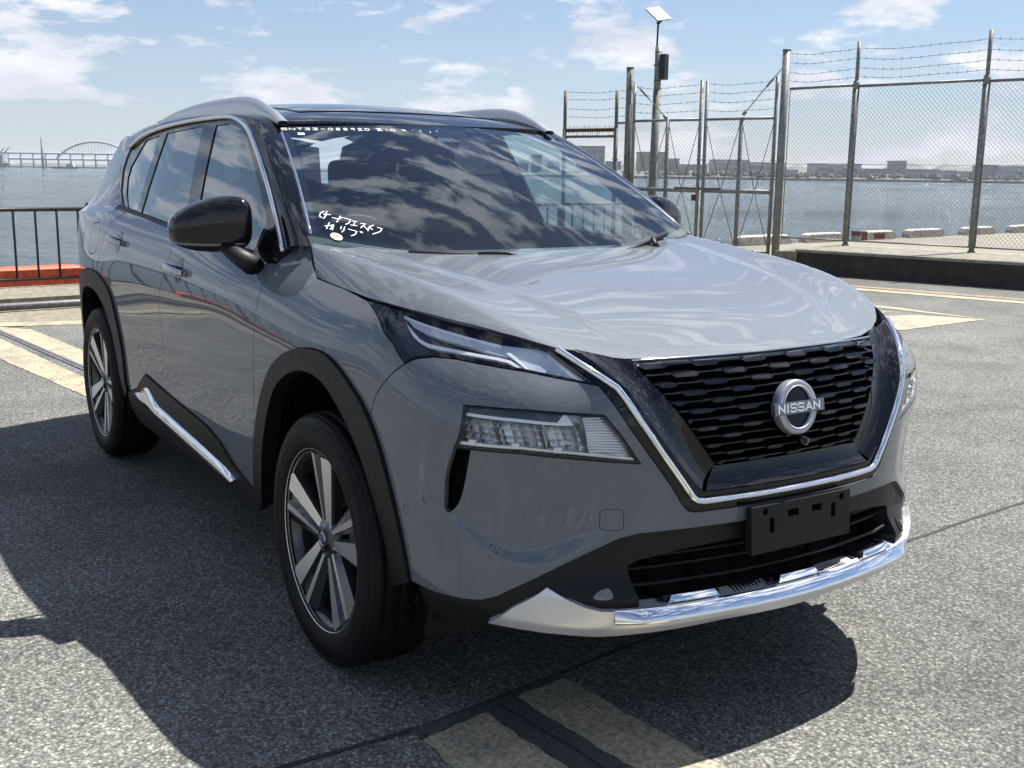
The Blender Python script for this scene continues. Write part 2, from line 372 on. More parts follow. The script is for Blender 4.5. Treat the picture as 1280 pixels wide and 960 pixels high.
# bonnet: stations along the car (s = centre x), w across with |y| columns that follow the crease
HS = [-.55,-.30,-.05,.20,.40,.55,.66,.74,.80,.84]
Hc = [1.150,1.134,1.114,1.088,1.060,1.030,1.003,.978,.955,.930]
Hcr = [.765,.750,.732,.708,.682,.650,.612,.570,.525,.49]   # |y| of the crease
Hcz = [.044,.038,.032,.030,.026,.020,.013,.006,.002,.0]      # crease height over the centre
Hse = [.800,.800,.803,.795,.770,.725,.675,.63,.58,.54]       # |y| of the lower seam
Hsz = [-.045,-.046,-.045,-.040,-.030,-.018,-.012,-.008,-.006,-.004]
Hx = [-.10,-.09,-.06,-.03,-.015,-.01,-.012,-.02,-.03,-.04]    # sweep back of the flank
HW = [0,.25,.5,.72,.86,.95,.985,1.0,1.015,1.05,1.12,1.2]
def _hood():
    full = [-w for w in HW[::-1]][:-1]+HW; C = []
    for i, s in enumerate(HS):
        z0, yc, zc, ys, zs, xs = Hc[i], Hcr[i], Hcz[i], Hse[i], Hsz[i], Hx[i]
        half = []
        for w in HW:
            if w <= 1.0:
                y = yc*w
                z = z0 + zc*(w**3*1.0) - (.006+.0*zc)*math.sin(math.pi*w)**2*w*.9
            else:
                t = (w-1)/.2; y = yc+(ys-yc)*(1-(1-t)**1.25); z = z0+zc+(zs-zc)*t**1.12
            x = s + xs*(y/.75)**2*1.0 if s < .5 else s+(xs-.075*(s-.5)/.34)*(y/.6)**2*1.0
            half.append((x, y, z))
        C.append([(x, y, z) for x, y, z in half[::-1][:-1]]+[(x, -y, z) for x, y, z in half])
    return TS(HS, full, C)
HOOD0 = _hood()
def HOOD(s, w):
    P = HOOD0(s, w); s = np.atleast_1d(np.asarray(s, float)); w = np.atleast_1d(np.asarray(w, float))
    wc = .86-.24*np.clip((s+.3)/1.1, 0, 1)       # raised centre with a drawn edge that closes in toward the nose
    P[:, 2] += .008*(1-sst(0, 1, (np.abs(w)-wc+.045)/.09))*sst(.80, .55, s)*sst(-.6, -.2, s)
    return P
def Gy(x, z):
    y = .815-.30*(z-1.12)-.13*(z-1.12)**2
    y = y-.055*np.clip((-2.0-x)/1.2, 0, 3)**2-.02*np.clip((x+.9)/.5, 0, 2)**2
    return y
def GHR(x, z):
    x = np.atleast_1d(np.asarray(x, float)); z = np.atleast_1d(np.asarray(z, float))
    return np.stack([x, -Gy(x, z), z], 1)
def GHL(x, z):
    p = GHR(x, z); p[:, 1] *= -1; return p
def WS(v, t):
    """windscreen: v -1..1 across (right +), t 0 bottom .. 1 top"""
    v = np.atleast_1d(np.asarray(v, float)); t = np.atleast_1d(np.asarray(t, float)); q = v*v
    b = np.stack([-.17-.20*q, -.755*v, 1.095+.080*q], 1); c = np.stack([-.965-.105*q, -.585*v, 1.557-.013*q], 1)
    p = b+(c-b)*t[:, None]
    bul = (4*t*(1-t))*.022
    p[:, 0] += bul*.5; p[:, 2] += bul*.9
    return p
_rx = Spl([-3.5,-3.2,-2.8,-2.4,-2.0,-1.6,-1.3,-1.1,-.93]); _rz = [1.575,1.615,1.648,1.664,1.668,1.655,1.624,1.590,1.548]
def ROOF(x, y):
    x = np.atleast_1d(np.asarray(x, float)); y = np.atleast_1d(np.asarray(y, float))
    z = _rx(_rz, x); dr = .030+.035*sst(-1.05, -1.7, x); q = np.abs(y)/.585
    return np.stack([x, y, z-dr*(.55*q**2+.45*q**5)], 1)
def SKID(u, v):
    """nose skid surface: the lower bumper pushed forward"""
    P = BODY(u, v); a = np.abs(np.atleast_1d(u))
    P[:, 0] += .045*sst(.84, .52, a)*sst(.47, .40, np.atleast_1d(v))-.42*np.maximum(0, .347-np.atleast_1d(v))*sst(.30, .55, a+.3); return P
def GR(y, z):
    """recessed main grille sheet"""
    y = np.atleast_1d(np.asarray(y, float)); z = np.atleast_1d(np.asarray(z, float))
    xc = Spl([.62,.70,.78,.85,.91,.96])([.912,.908,.900,.882,.852,.812], z)
    return np.stack([xc-.22*y*y, y, z], 1)
# ================================================================ the place
def nmat(name): 
    m = bpy.data.materials.new(name); m.use_nodes = True; MATS[name] = m; t = m.node_tree; return m, t, t.nodes['Principled BSDF']
def coords(t, scale=1.0):
    c = N(t, 'ShaderNodeTexCoord'); return c
# coarse asphalt: pale and dark stone chips in a grey binder
m, t, b = nmat('asphalt'); c = coords(t)
v1 = N(t, 'ShaderNodeTexVoronoi', i_Scale=112.0, i_Randomness=1.0); L(t, c, 'Object', v1, 'Vector')
v2 = N(t, 'ShaderNodeTexVoronoi', i_Scale=270.0); L(t, c, 'Object', v2, 'Vector')
nb = N(t, 'ShaderNodeTexNoise', i_Scale=1.3, i_Detail=7.0, i_Roughness=.65); L(t, c, 'Object', nb, 'Vector')
ns = N(t, 'ShaderNodeTexNoise', i_Scale=60.0, i_Detail=6.0, i_Roughness=.7); L(t, c, 'Object', ns, 'Vector')
sep = N(t, 'ShaderNodeSeparateColor'); L(t, v1, 'Color', sep, 0)
r1 = N(t, 'ShaderNodeValToRGB'); L(t, sep, 0, r1, 0)
e = r1.color_ramp.elements; e[0].position = 0; e[0].color = (.148,.149,.138,1); e[1].position = 1; e[1].color = (.398,.395,.352,1)
for p, cc in ((.30,(.168,.169,.156,1)), (.62,(.220,.220,.202,1)), (.82,(.282,.281,.256,1))): k = e.new(p); k.color = cc
sep2 = N(t, 'ShaderNodeSeparateColor'); L(t, v2, 'Color', sep2, 0)
r2 = N(t, 'ShaderNodeMapRange', i_1=0.0, i_2=1.0, i_3=.68, i_4=1.32); L(t, sep2, 0, r2, 0)
r3 = N(t, 'ShaderNodeMapRange', i_1=.3, i_2=.7, i_3=.61, i_4=.93); L(t, nb, 'Fac', r3, 0)
r4 = N(t, 'ShaderNodeMapRange', i_1=.3, i_2=.7, i_3=.78, i_4=1.2); L(t, ns, 'Fac', r4, 0)
dk = N(t, 'ShaderNodeMapRange', i_1=.0, i_2=.010, i_3=1.0, i_4=.45); L(t, v1, 'Distance', dk, 0)
dk.inputs[1].default_value = .35; dk.inputs[2].default_value = .75
ma = N(t, 'ShaderNodeMath', operation='MULTIPLY'); L(t, r2, 0, ma, 0); L(t, r3, 0, ma, 1)
mb = N(t, 'ShaderNodeMath', operation='MULTIPLY'); L(t, ma, 0, mb, 0); L(t, r4, 0, mb, 1)
mc = N(t, 'ShaderNodeMath', operation='MULTIPLY'); L(t, mb, 0, mc, 0); L(t, dk, 0, mc, 1)
st_ = N(t, 'ShaderNodeTexNoise', i_Scale=.55, i_Detail=9.0, i_Roughness=.7, i_Distortion=1.2); L(t, c, 'Object', st_, 'Vector')   # stains and scuffs
sr_ = N(t, 'ShaderNodeMapRange', i_1=.32, i_2=.52, i_3=.72, i_4=1.04); L(t, st_, 'Fac', sr_, 0)
md = N(t, 'ShaderNodeMath', operation='MULTIPLY'); L(t, mc, 0, md, 0); L(t, sr_, 0, md, 1)
bl_ = N(t, 'ShaderNodeTexNoise', i_Scale=.16, i_Detail=3.0, i_Roughness=.55); L(t, c, 'Object', bl_, 'Vector'); br_ = N(t, 'ShaderNodeMapRange', i_1=.35, i_2=.65, i_3=.86, i_4=1.14); L(t, bl_, 'Fac', br_, 0)
mc = N(t, 'ShaderNodeMath', operation='MULTIPLY'); L(t, md, 0, mc, 0); L(t, br_, 0, mc, 1)
vm = N(t, 'ShaderNodeVectorMath', operation='SCALE'); L(t, r1, 0, vm, 0); L(t, mc, 0, vm, 'Scale'); L(t, vm, 0, b, 'Base Color')
b.inputs['Roughness'].default_value = .85; b.inputs['Specular IOR Level'].default_value = .3
bp = N(t, 'ShaderNodeBump', i_Strength=.40, i_Distance=.004); inv_ = N(t, 'ShaderNodeMath', operation='SUBTRACT', i_0=1.0); L(t, v1, 'Distance', inv_, 1); L(t, inv_, 0, bp, 'Height'); L(t, bp, 0, b, 'Normal')
def worn(name, col, base, scale, lo, hi, rough=.8):
    """paint or concrete with grit of the ground showing through"""
    m, t, b = nmat(name); c = coords(t)
    n = N(t, 'ShaderNodeTexNoise', i_Scale=scale, i_Detail=8.0, i_Roughness=.75); L(t, c, 'Object', n, 'Vector')
    n2 = N(t, 'ShaderNodeTexNoise', i_Scale=scale*.06, i_Detail=5.0, i_Roughness=.6); L(t, c, 'Object', n2, 'Vector')
    s = N(t, 'ShaderNodeMath', operation='MULTIPLY_ADD', i_1=.6); L(t, n2, 'Fac', s, 0); L(t, n, 'Fac', s, 2)
    r = N(t, 'ShaderNodeValToRGB'); L(t, s, 0, r, 0); e = r.color_ramp.elements
    e[0].position = lo; e[0].color = (*base, 1); e[1].position = hi; e[1].color = (*col, 1)
    vo_ = N(t, 'ShaderNodeTexVoronoi', i_Scale=max(scale*1.3, 1.0)); L(t, c, 'Object', vo_, 'Vector'); sp_ = N(t, 'ShaderNodeSeparateColor'); L(t, vo_, 'Color', sp_, 0)
    gr_ = N(t, 'ShaderNodeMapRange', i_1=0.0, i_2=1.0, i_3=.72, i_4=1.18); L(t, sp_, 0, gr_, 0)
    sc_ = N(t, 'ShaderNodeVectorMath', operation='SCALE'); L(t, r, 0, sc_, 0); L(t, gr_, 0, sc_, 'Scale'); L(t, sc_, 0, b, 'Base Color'); b.inputs['Roughness'].default_value = rough
    bp = N(t, 'ShaderNodeBump', i_Strength=.35, i_Distance=.003); L(t, n, 'Fac', bp, 'Height'); L(t, bp, 0, b, 'Normal'); return m
worn('cream_paint', (.44,.38,.25), (.18,.17,.14), 70, .66, .90)
worn('orange_paint', (.42,.27,.13), (.15,.14,.12), 60, .66, .95)
worn('concrete', (.25,.225,.165), (.15,.14,.11), 18, .55, 1.0)
worn('tar', (.030,.030,.030), (.015,.015,.016), 40, .5, 1.0)
worn('seal_band', (.075,.075,.072), (.040,.040,.041), 60, .55, 1.0)
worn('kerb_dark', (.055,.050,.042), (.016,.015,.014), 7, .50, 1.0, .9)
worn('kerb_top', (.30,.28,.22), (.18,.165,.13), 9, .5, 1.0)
worn('red_stop', (.62,.085,.022), (.40,.06,.02), 14, .5, 1.0, .5)
worn('dull_red', (.20,.045,.035), (.10,.03,.025), 14, .5, 1.0)
worn('white_stop', (.52,.49,.44), (.30,.23,.19), 10, .55, .95)
worn('galv', (.26,.265,.26), (.17,.173,.17), 25, .5, 1.0, .5); MATS['galv'].node_tree.nodes['Principled BSDF'].inputs['Metallic'].default_value = .35
worn('galv_old', (.20,.20,.17), (.10,.097,.08), 12, .5, 1.0, .7)
worn('rust', (.12,.060,.028), (.035,.022,.014), 20, .5, 1.0, .9)
worn('steel_rail', (.16,.15,.16), (.09,.085,.09), 30, .5, 1.0, .45)
pbr('rail_paint', (.006, .0055, .005), .45)
pbr('wire', (.10, .10, .095), .5, .5)
pbr('mesh_wire', (.22, .225, .22), .5, .4)
pbr('solar', (.22, .20, .16), .5); pbr('dark_box', (.010, .010, .012), .5)
# water
m, t, b = nmat('water'); c = coords(t)
b.inputs['Base Color'].default_value = (.050, .085, .100, 1); b.inputs['Roughness'].default_value = .10; b.inputs['IOR'].default_value = 1.33
mp = N(t, 'ShaderNodeMapping'); mp.inputs['Scale'].default_value = (1.0, .55, 1); mp.inputs['Rotation'].default_value = (0, 0, R(-35)); L(t, c, 'Object', mp, 0)
w1 = N(t, 'ShaderNodeTexNoise', i_Scale=.35, i_Detail=8.0, i_Roughness=.62, i_Distortion=.4); L(t, mp, 0, w1, 'Vector')
w2 = N(t, 'ShaderNodeTexNoise', i_Scale=2.2, i_Detail=5.0, i_Roughness=.6); L(t, mp, 0, w2, 'Vector')
wa = N(t, 'ShaderNodeMath', operation='MULTIPLY_ADD', i_1=.28); L(t, w2, 'Fac', wa, 0); L(t, w1, 'Fac', wa, 2)
bp = N(t, 'ShaderNodeBump', i_Strength=1.0, i_Distance=2.2); L(t, wa, 0, bp, 'Height'); L(t, bp, 0, b, 'Normal')
w3 = N(t, 'ShaderNodeTexNoise', i_Scale=.02, i_Detail=4.0); L(t, mp, 0, w3, 'Vector')
rr = N(t, 'ShaderNodeMapRange', i_1=.35, i_2=.65, i_3=.05, i_4=.22); L(t, w3, 'Fac', rr, 0); L(t, rr, 0, b, 'Roughness')
def sheet(name, pts, z, mat, parent=None):
    q = MB(); q.add([(p[0], p[1], z) for p in pts], [tuple(range(len(pts)))]); return q.build(name, mat, parent)
WL = -2.4
q = MB(); q.add([(-4500,-2600,WL),(1700,-2600,WL),(1700,3600,WL),(-4500,3600,WL)], [(0,1,2,3)]); tag(q.build('water', 'water'), kind='structure')
XQ = lambda y: -11.95-.112*y
# land: asphalt yard and the concrete apron at the quay edge (both have side faces down to the water)
def slab(name, pts, z0, z1, mat):
    q = MB(); q.prism(pts, z1, z0, lambda a, b, l: (a, b, l)); return tag(q.build(name, mat), kind='structure')
def XA(y): return -7.62-.10*y      # line between yard and apron
yard = slab('ground', [(XA(-120),-120),(260,-120),(260,200),(XA(9.2),200),(XA(9.2),9.2)], -3.0, 0.0, 'asphalt')
apron = slab('quay_apron', [(XQ(-120),-120),(XA(-120),-120),(XA(9.2),9.2),(XA(9.2),90),(XQ(90),90)], -3.0, -.006, 'concrete')
# ---- ground markings, 4 mm sheets
MZ = [.0022]
def mark(name, pts, mat, z=.004, par=None):
    if 'paint' in mat: pts = [(a+rnd.uniform(-.006,.006), b_+rnd.uniform(-.006,.006)) for a, b_ in dens(pts, .035)] if max(abs(a-pts[0][0]) for a, _ in pts) < 4 else pts
    MZ[0] += .0002; z = MZ[0]
    o = sheet(name, pts, z, mat, par); 
    if par is None: tag(o, kind='structure')
    return o
def band(p, w):
    p = [Vector((a, b_)) for a, b_ in p]; l = []; r_ = []
    for i in range(len(p)):
        tn = (p[min(i+1, len(p)-1)]-p[max(i-1, 0)]).normalized(); nn = Vector((-tn.y, tn.x)); ww = w*(1+.25*math.sin(i*2.3))
        l.append(tuple(p[i]+nn*ww/2)); r_.append(tuple(p[i]-nn*ww/2))
    return l+r_[::-1]
jl = [(.52,-2.6),(.512,-1.9),(.503,-1.2),(.496,-.8),(.43,-.35),(.365,.047),(.28,.75),(.171,1.497),(.12,1.95),(.089,2.353),(-.03,3.4),(-.3,5.8)]
jl2 = [tuple(np.array(p)+np.array([rnd.uniform(-.004,.004), 0])) for p in dens(jl, .11, closed=False)]
mark('pavement_joint', band(jl2, .016), 'tar', .006)
mark('paint_mark', [(.557,-.856),(.510,-.654),(.86,-.630),(1.40,-.60),(1.40,-.83),(.715,-.862)], 'cream_paint')
mark('paint_mark', [(.485,-.538),(.457,-.361),(1.06,-.302),(1.6,-.26),(1.6,-.46),(.935,-.493)], 'cream_paint')
mark('seal_strip', [(.50,-.870),(.47,-.60),(.425,-.352),(.456,-.352),(.480,-.545),(.945,-.500),(1.6,-.47),(1.6,-.59),(.86,-.625),(.515,-.648),(.552,-.862)], 'seal_band', .0055)
mark('seal_strip', band([(.50,-.60),(.80,-.562),(1.6,-.52)], .010), 'tar', .008)
# left: cream bands with a steel channel between them
mark('paint_mark', [(-7.75,-.92),(-7.62,-.675),(-7.349,-.467),(-5.962,-.314),(-5.0,-.215),(-3.6,-.08),(-3.6,-.30),(-4.813,-.425),(-5.997,-.540),(-7.365,-.708)], 'cream_paint')
mark('paint_mark', [(-7.4,-.828),(-6.935,-.776),(-4.774,-.545),(-3.6,-.42),(-3.6,-.60),(-4.155,-.669),(-5.871,-.921),(-7.4,-1.15)], 'cream_paint')
mark('paint_mark', [(-7.95,-3.2),(-7.888,-.638),(-7.742,.011),(-7.6,.8),(-7.34,.8),(-7.472,-.044),(-7.64,-.68),(-7.70,-3.2)], 'cream_paint')
MC_ = Matrix.Translation((-6.0,-.572,0)) @ Matrix.Rotation(R(6.55), 4, 'Z')
q = MB(); q.box((0, 0, .0035), (2.4,.030,.0035), M=MC_); ch = tag(q.build('drain_channel', 'steel_rail'), kind='structure')
q = MB(); q.box((0, 0, .0075), (2.4,.006,.0006), M=MC_); q.build('channel_slot', 'tar', ch)
# right: orange and cream lines in front of the kerb, and the pointed mark
D1 = Vector((.955,.297))
def off(p, s, n=0): return (p[0]+D1.x*s-D1.y*n, p[1]+D1.y*s+D1.x*n)
c0 = (-5.65, 9.60)
mark('paint_line', [off(c0,-6,-.06),off(c0,14,-.06),off(c0,14,.12),off(c0,-6,.12)], 'orange_paint')
mark('paint_line', [off(c0,-6,-.42),off(c0,14,-.42),off(c0,14,-.17),off(c0,-6,-.17)], 'cream_paint')
mark('paint_mark', [(-3.88,7.84),(-5.2,7.62),(-6.6,7.40),(-6.6,7.62),(-4.93,7.86)], 'cream_paint')
mark('paint_mark', [(-3.90,7.82),(-3.78,6.44),(-4.9,5.1),(-5.25,5.1),(-4.6,6.9),(-4.45,7.5)], 'cream_paint', .0045)
mark('paint_mark', [(-4.75,7.45),(-4.70,7.0),(-6.4,5.2),(-6.9,6.0)], 'cream_paint', .004)
# ---- kerb platform that carries the fence
k0 = Vector((-5.521, 10.964)); 
def kp(s, n): return (k0.x+D1.x*s-D1.y*n, k0.y+D1.y*s+D1.x*n)
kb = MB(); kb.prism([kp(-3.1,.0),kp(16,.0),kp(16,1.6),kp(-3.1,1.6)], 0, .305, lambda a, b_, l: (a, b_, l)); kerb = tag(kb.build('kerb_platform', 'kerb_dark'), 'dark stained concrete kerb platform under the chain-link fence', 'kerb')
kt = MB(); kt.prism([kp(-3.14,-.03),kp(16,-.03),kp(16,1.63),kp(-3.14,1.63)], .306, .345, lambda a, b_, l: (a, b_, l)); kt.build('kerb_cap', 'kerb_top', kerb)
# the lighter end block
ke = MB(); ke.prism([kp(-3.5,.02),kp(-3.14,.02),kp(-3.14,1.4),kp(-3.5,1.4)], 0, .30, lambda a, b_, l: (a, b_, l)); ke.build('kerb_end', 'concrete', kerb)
# ---- chain-link fence, gate and wing, all on one line
P3 = Vector((-9.9, 11.05))
def fp(s, z): return (P3.x+D1.x*s, P3.y+D1.y*s, z)      # s grows to the right in the picture
def chain(q, s0, s1, z0, z1, pitch=.062, r=.0020, bulge=0.0):
    """two families of zig-zag wires"""
    n = int((s1-s0)/pitch)
    for i in range(n+1):
        for sg in (1, -1):
            x = s0+i*pitch; z = z0; d = sg; pts = []
            # straight diagonal clipped inside the frame (zig-zag wires read as diagonals)
        # diagonals
    H = z1-z0; k = pitch
    def diag(c, sg):
        # line x = c + sg*(z-z0)*1.0
        a0, a1 = c, c+sg*H*.92
        za, zb = z0, z1; xa, xb = a0, a1
        def clip(xa, za, xb, zb):
            if xa > xb: xa, za, xb, zb = xb, zb, xa, za
            if xb <= s0 or xa >= s1: return None
            if xa < s0: za += (zb-za)*(s0-xa)/(xb-xa); xa = s0
            if xb > s1: zb = za+(zb-za)*(s1-xa)/(xb-xa); xb = s1
            return xa, za, xb, zb
        r_ = clip(xa, za, xb, zb)
        if r_ and abs(r_[3]-r_[1]) > .02:
            a = Vector(fp(r_[0], r_[1])); b_ = Vector(fp(r_[2], r_[3])); t_ = (b_-a).normalized(); w = Vector((-D1.y, D1.x, 0)); u_ = t_.cross(w)
            vs = []
            for p in (a, b_):
                for j in range(3): an = 2*math.pi*j/3; vs.append(p+(u_*math.cos(an)+w*math.sin(an))*r)
            q.add(vs, [(0,1,4,3),(1,2,5,4),(2,0,3,5)])
    c = s0-H
    while c < s1+H:
        diag(c, 1); diag(c, -1); c += k
def barbed(q, pa, pb, sag=.03, n=14):
    pts = []
    for i in range(n+1):
        tt = i/n; p = Vector(pa).lerp(Vector(pb), tt); p.z -= sag*4*tt*(1-tt)*(1+.3*math.sin(7*tt)); pts.append(tuple(p))
    q.tube(pts, .003, 4, caps=False)
    ln = (Vector(pb)-Vector(pa)).length; k = int(ln/.13)
    for i in range(1, k):
        tt = i/k; p = Vector(pa).lerp(Vector(pb), tt); p.z -= sag*4*tt*(1-tt)*(1+.3*math.sin(7*tt))
        a = rnd.random()*3; d = Vector((math.cos(a)*.3, math.sin(a)*.3, 1)).normalized()*.022
        q.tube([tuple(p-d), tuple(p+d)], .0028, 3, caps=False); q.tube([tuple(p-Vector((d.z*.7, d.x, d.y))), tuple(p+Vector((d.z*.7, d.x, d.y)))], .0028, 3, caps=False)
fence = empty('chain_link_fence', fp(0, .345)); tag(fence, 'tall galvanised chain-link fence with barbed wire on the dark kerb platform', 'fence')
def fpart(q, name, mat, par): 
    o = q.build(name, mat, par, fix=False); o.matrix_parent_inverse = Matrix.Translation(-par.location); return o
posts = [1.14, 3.02, 4.95, 6.9, 8.85]
for i, s in enumerate(posts):
    q = MB(); top = 3.32+.02*s; lean = 0
    q.tube([fp(s, .34), fp(s, 2.72)], .038, 12); q.tube([fp(s, 2.70), fp(s, top)], .028, 12); po_ = fpart(q, 'fence_post', 'galv', fence)
    for z in (.95, 1.55, 2.1): q = MB(); q.tube([fp(s-.045, z), fp(s+.045, z)], .010, 6); fpart(q, 'post_clamp', 'galv', fence)
    for za, zb_, r_ in ((2.66, 2.78, .047), (.34, .37, .055)): q = MB(); q.tube([fp(s, za), fp(s, zb_)], r_, 12); fpart(q, 'post_collar', 'galv', fence)
ss = [-.0]+posts
for i in range(len(ss)-1):
    a, b_ = ss[i]+(.07 if i == 0 else .04), ss[i+1]-.04; q = MB(); chain(q, a+.01, b_-.01, .43, 2.70); fpart(q, 'mesh_panel', 'mesh_wire', fence)
    q = MB(); q.tube([fp(a, 2.705), fp(b_, 2.72)], .021, 8); fpart(q, 'top_rail', 'galv', fence)
    q = MB(); q.tube([fp(a, 1.56), fp(b_, 1.56)], .004, 4); q.tube([fp(a, .42), fp(b_, .42)], .012, 6)
    for x in (a+.005, b_-.005): q.tube([fp(x, .42), fp(x, 2.70)], .008, 6)
    fpart(q, 'mesh_edge', 'galv', fence)
    for z in (3.24, 3.10, 2.96, 2.83): 
        q = MB(); barbed(q, fp(a-.05, z+.01*a), fp(b_+.03, z+.01*b_), .035+.02*rnd.random()); fpart(q, 'barbed_wire', 'wire', fence)
# gate: heavy end posts, two leaves, stays
gate = empty('chain_link_gate', fp(-1.5, 0)); tag(gate, 'double-leaf chain-link gate with cross stays and barbed wire top', 'gate')
for s, top, r_ in ((-.02, 3.28, .062), (-2.93, 3.15, .062)):
    q = MB(); q.tube([fp(s, 0), fp(s, top)], r_, 16); q.tube([fp(s, top), fp(s, top+.02)], r_*1.08, 16); fpart(q, 'gate_post', 'galv' if s > -1 else 'galv_old', gate)
for s0, s1 in ((-.15,-1.40), (-1.50,-2.82)):
    a, b_ = s1, s0; mid = (a+b_)/2+.03
    for x, top in ((a, 2.88), (b_, 2.90), (mid, 2.29)):
        q = MB(); q.tube([fp(x, .12), fp(x, top)], .030 if top > 2.5 else .034, 10)
        for z in (.55, 1.62): q.tube([fp(x-.045, z), fp(x+.045, z)], .010, 6)
        fpart(q, 'leaf_post', 'galv', gate)
    for z, r_ in ((2.27,.022), (1.12,.034), (.16,.024)):
        q = MB(); q.tube([fp(a, z), fp(b_, z)], r_, 10); fpart(q, 'leaf_rail', 'galv', gate)
    for xa, xb in ((a, mid), (mid, b_)):
        for z0, z1 in ((1.12, 2.27), (.16, 1.12)):
            xm = (xa+xb)/2
            for x_ in (xa, xb):
                q = MB(); q.tube([fp(x_, z1 if z0 > 1 else z0), fp(xm, z0 if z0 > 1 else z1)], .006, 5); fpart(q, 'stay_rod', 'wire', gate)
    q = MB(); chain(q, a+.03, b_-.03, .18, 2.26); fpart(q, 'mesh_panel', 'mesh_wire', gate)
    for z in (2.84, 2.71, 2.57, 2.42):
        q = MB(); barbed(q, fp(a, z), fp(b_, z), .02+.03*rnd.random(), 10); fpart(q, 'barbed_wire', 'wire', gate)
for pa, pb in ((fp(-.05, 3.06), fp(-.72, 2.33)), (fp(-2.88, 2.95), fp(-2.16, 2.30))):
    q = MB(); A_, B_ = Vector(pa), Vector(pb); q.tube([pa, pb], .009, 6); q.tube([tuple(A_.lerp(B_, .25)), tuple(A_.lerp(B_, .42))], .018, 6); q.tube([tuple(A_.lerp(B_, .93)), pb], .03, 6); fpart(q, 'tension_stay', 'galv', gate)
q = MB(); q.tube([fp(-1.05, 1.15), fp(-1.95, 1.15)], .020, 8); q.box((0,0,0), (.035,.03,.05), M=Matrix.Translation(fp(-1.56, 1.0))); fpart(q, 'latch_bar', 'rust', gate)
# overhanging wing beyond the gate
wing = empty('fence_wing', fp(-3.2, 0)); tag(wing, 'short rusty chain-link wing with spikes between the gate and the water', 'fence')
for s, top in ((-3.19, 2.79), (-4.32, 2.83)):
    q = MB(); q.tube([fp(s, -.3), fp(s, 2.15)], .040, 10); q.tube([fp(s, 2.1), fp(s, top)], .032, 10)
    for z in (1.62,): q.tube([fp(s-.06, z), fp(s+.06, z)], .012, 6)
    fpart(q, 'wing_post', 'galv_old', wing)
q = MB(); q.tube([fp(-3.2, 2.13), fp(-4.32, 2.13)], .032, 8); fpart(q, 'spike_rail', 'rust', wing)
q = MB()
for i in range(22):
    for dz in (1, -1): s = -3.24-1.05*i/21; q.tube([fp(s, 2.13), fp(s+rnd.uniform(-.02,.02), 2.13+dz*rnd.uniform(.05,.09))], .006, 4)
fpart(q, 'spikes', 'rust', wing)
q = MB(); q.tube([fp(-3.2, 2.02), fp(-4.32, 2.02)], .025, 8); fpart(q, 'top_rail', 'galv_old', wing)
q = MB(); chain(q, -4.29, -3.22, .3, 2.01); fpart(q, 'mesh_panel', 'mesh_wire', wing)
q = MB(); q.tube([fp(-3.2, 2.24), fp(-2.95, 2.25)], .020, 8); chain(q, -3.17, -2.97, .3, 2.24); fpart(q, 'filler_panel', 'galv', wing)
for z in (2.79, 2.66, 2.50, 2.36):
    q = MB(); barbed(q, fp(-3.2, z), fp(-4.32, z+.02), .02+.02*rnd.random(), 10); barbed(q, fp(-2.93, z), fp(-3.2, z), .005, 4); fpart(q, 'barbed_wire', 'wire', wing)
# ---- camera pole with solar panel behind the gate
LP = Vector(fp(-2.62, 0))+Vector((-D1.y, D1.x, 0))*.35
pole = empty('camera_pole', LP); tag(pole, 'grey pole with small solar panel and black equipment box behind the gate', 'pole')
def lp(x, z): return (LP.x+D1.x*x, LP.y+D1.y*x, z)
q = MB(); q.tube([lp(0, -.05), lp(.0, 1.0), lp(.02, 2.8)], [.078,.074,.066], 12); fpart(q, 'shaft', 'galv_old', pole)
q = MB(); q.tube([lp(.02, 2.75), lp(.025, 3.52)], .060, 12); fpart(q, 'equipment_column', 'galv', pole)
q = MB(); 
for z in (2.95, 3.2, 3.42): q.tube([lp(.022, z), lp(.022, z+.012)], .064, 12)
q.tube([lp(-.06, 3.22), lp(-.03, 3.22)], .015, 6); fpart(q, 'column_bands', 'dark_box', pole)
Mz = Matrix.Rotation(math.atan2(D1.y, D1.x), 4, 'Z')
q = MB(); q.box((0,0,0), (.055,.06,.21), M=Matrix.Translation(lp(.14, 3.18)) @ Mz); fpart(q, 'equipment_box', 'dark_box', pole)
q = MB(); q.tube([lp(-.02, 3.3), lp(-.005, 3.92)], .016, 8); q.tube([lp(-.02, 3.90), lp(.04, 3.95)], .03, 8); fpart(q, 'panel_stem', 'dark_box', pole)
q = MB(); q.box((0,0,0), (.165,.17,.012), M=Matrix.Translation(lp(-.01, 4.06)) @ Mz @ Matrix.Rotation(R(40), 4, 'Y') @ Matrix.Rotation(R(14), 4, 'X')); fpart(q, 'solar_panel', 'solar', pole)
q = MB(); q.box((0,0,0), (.16,.12,.28), M=Matrix.Translation(lp(.05, .95)) @ Mz); fpart(q, 'base_wrap', 'rust', pole) if False else None
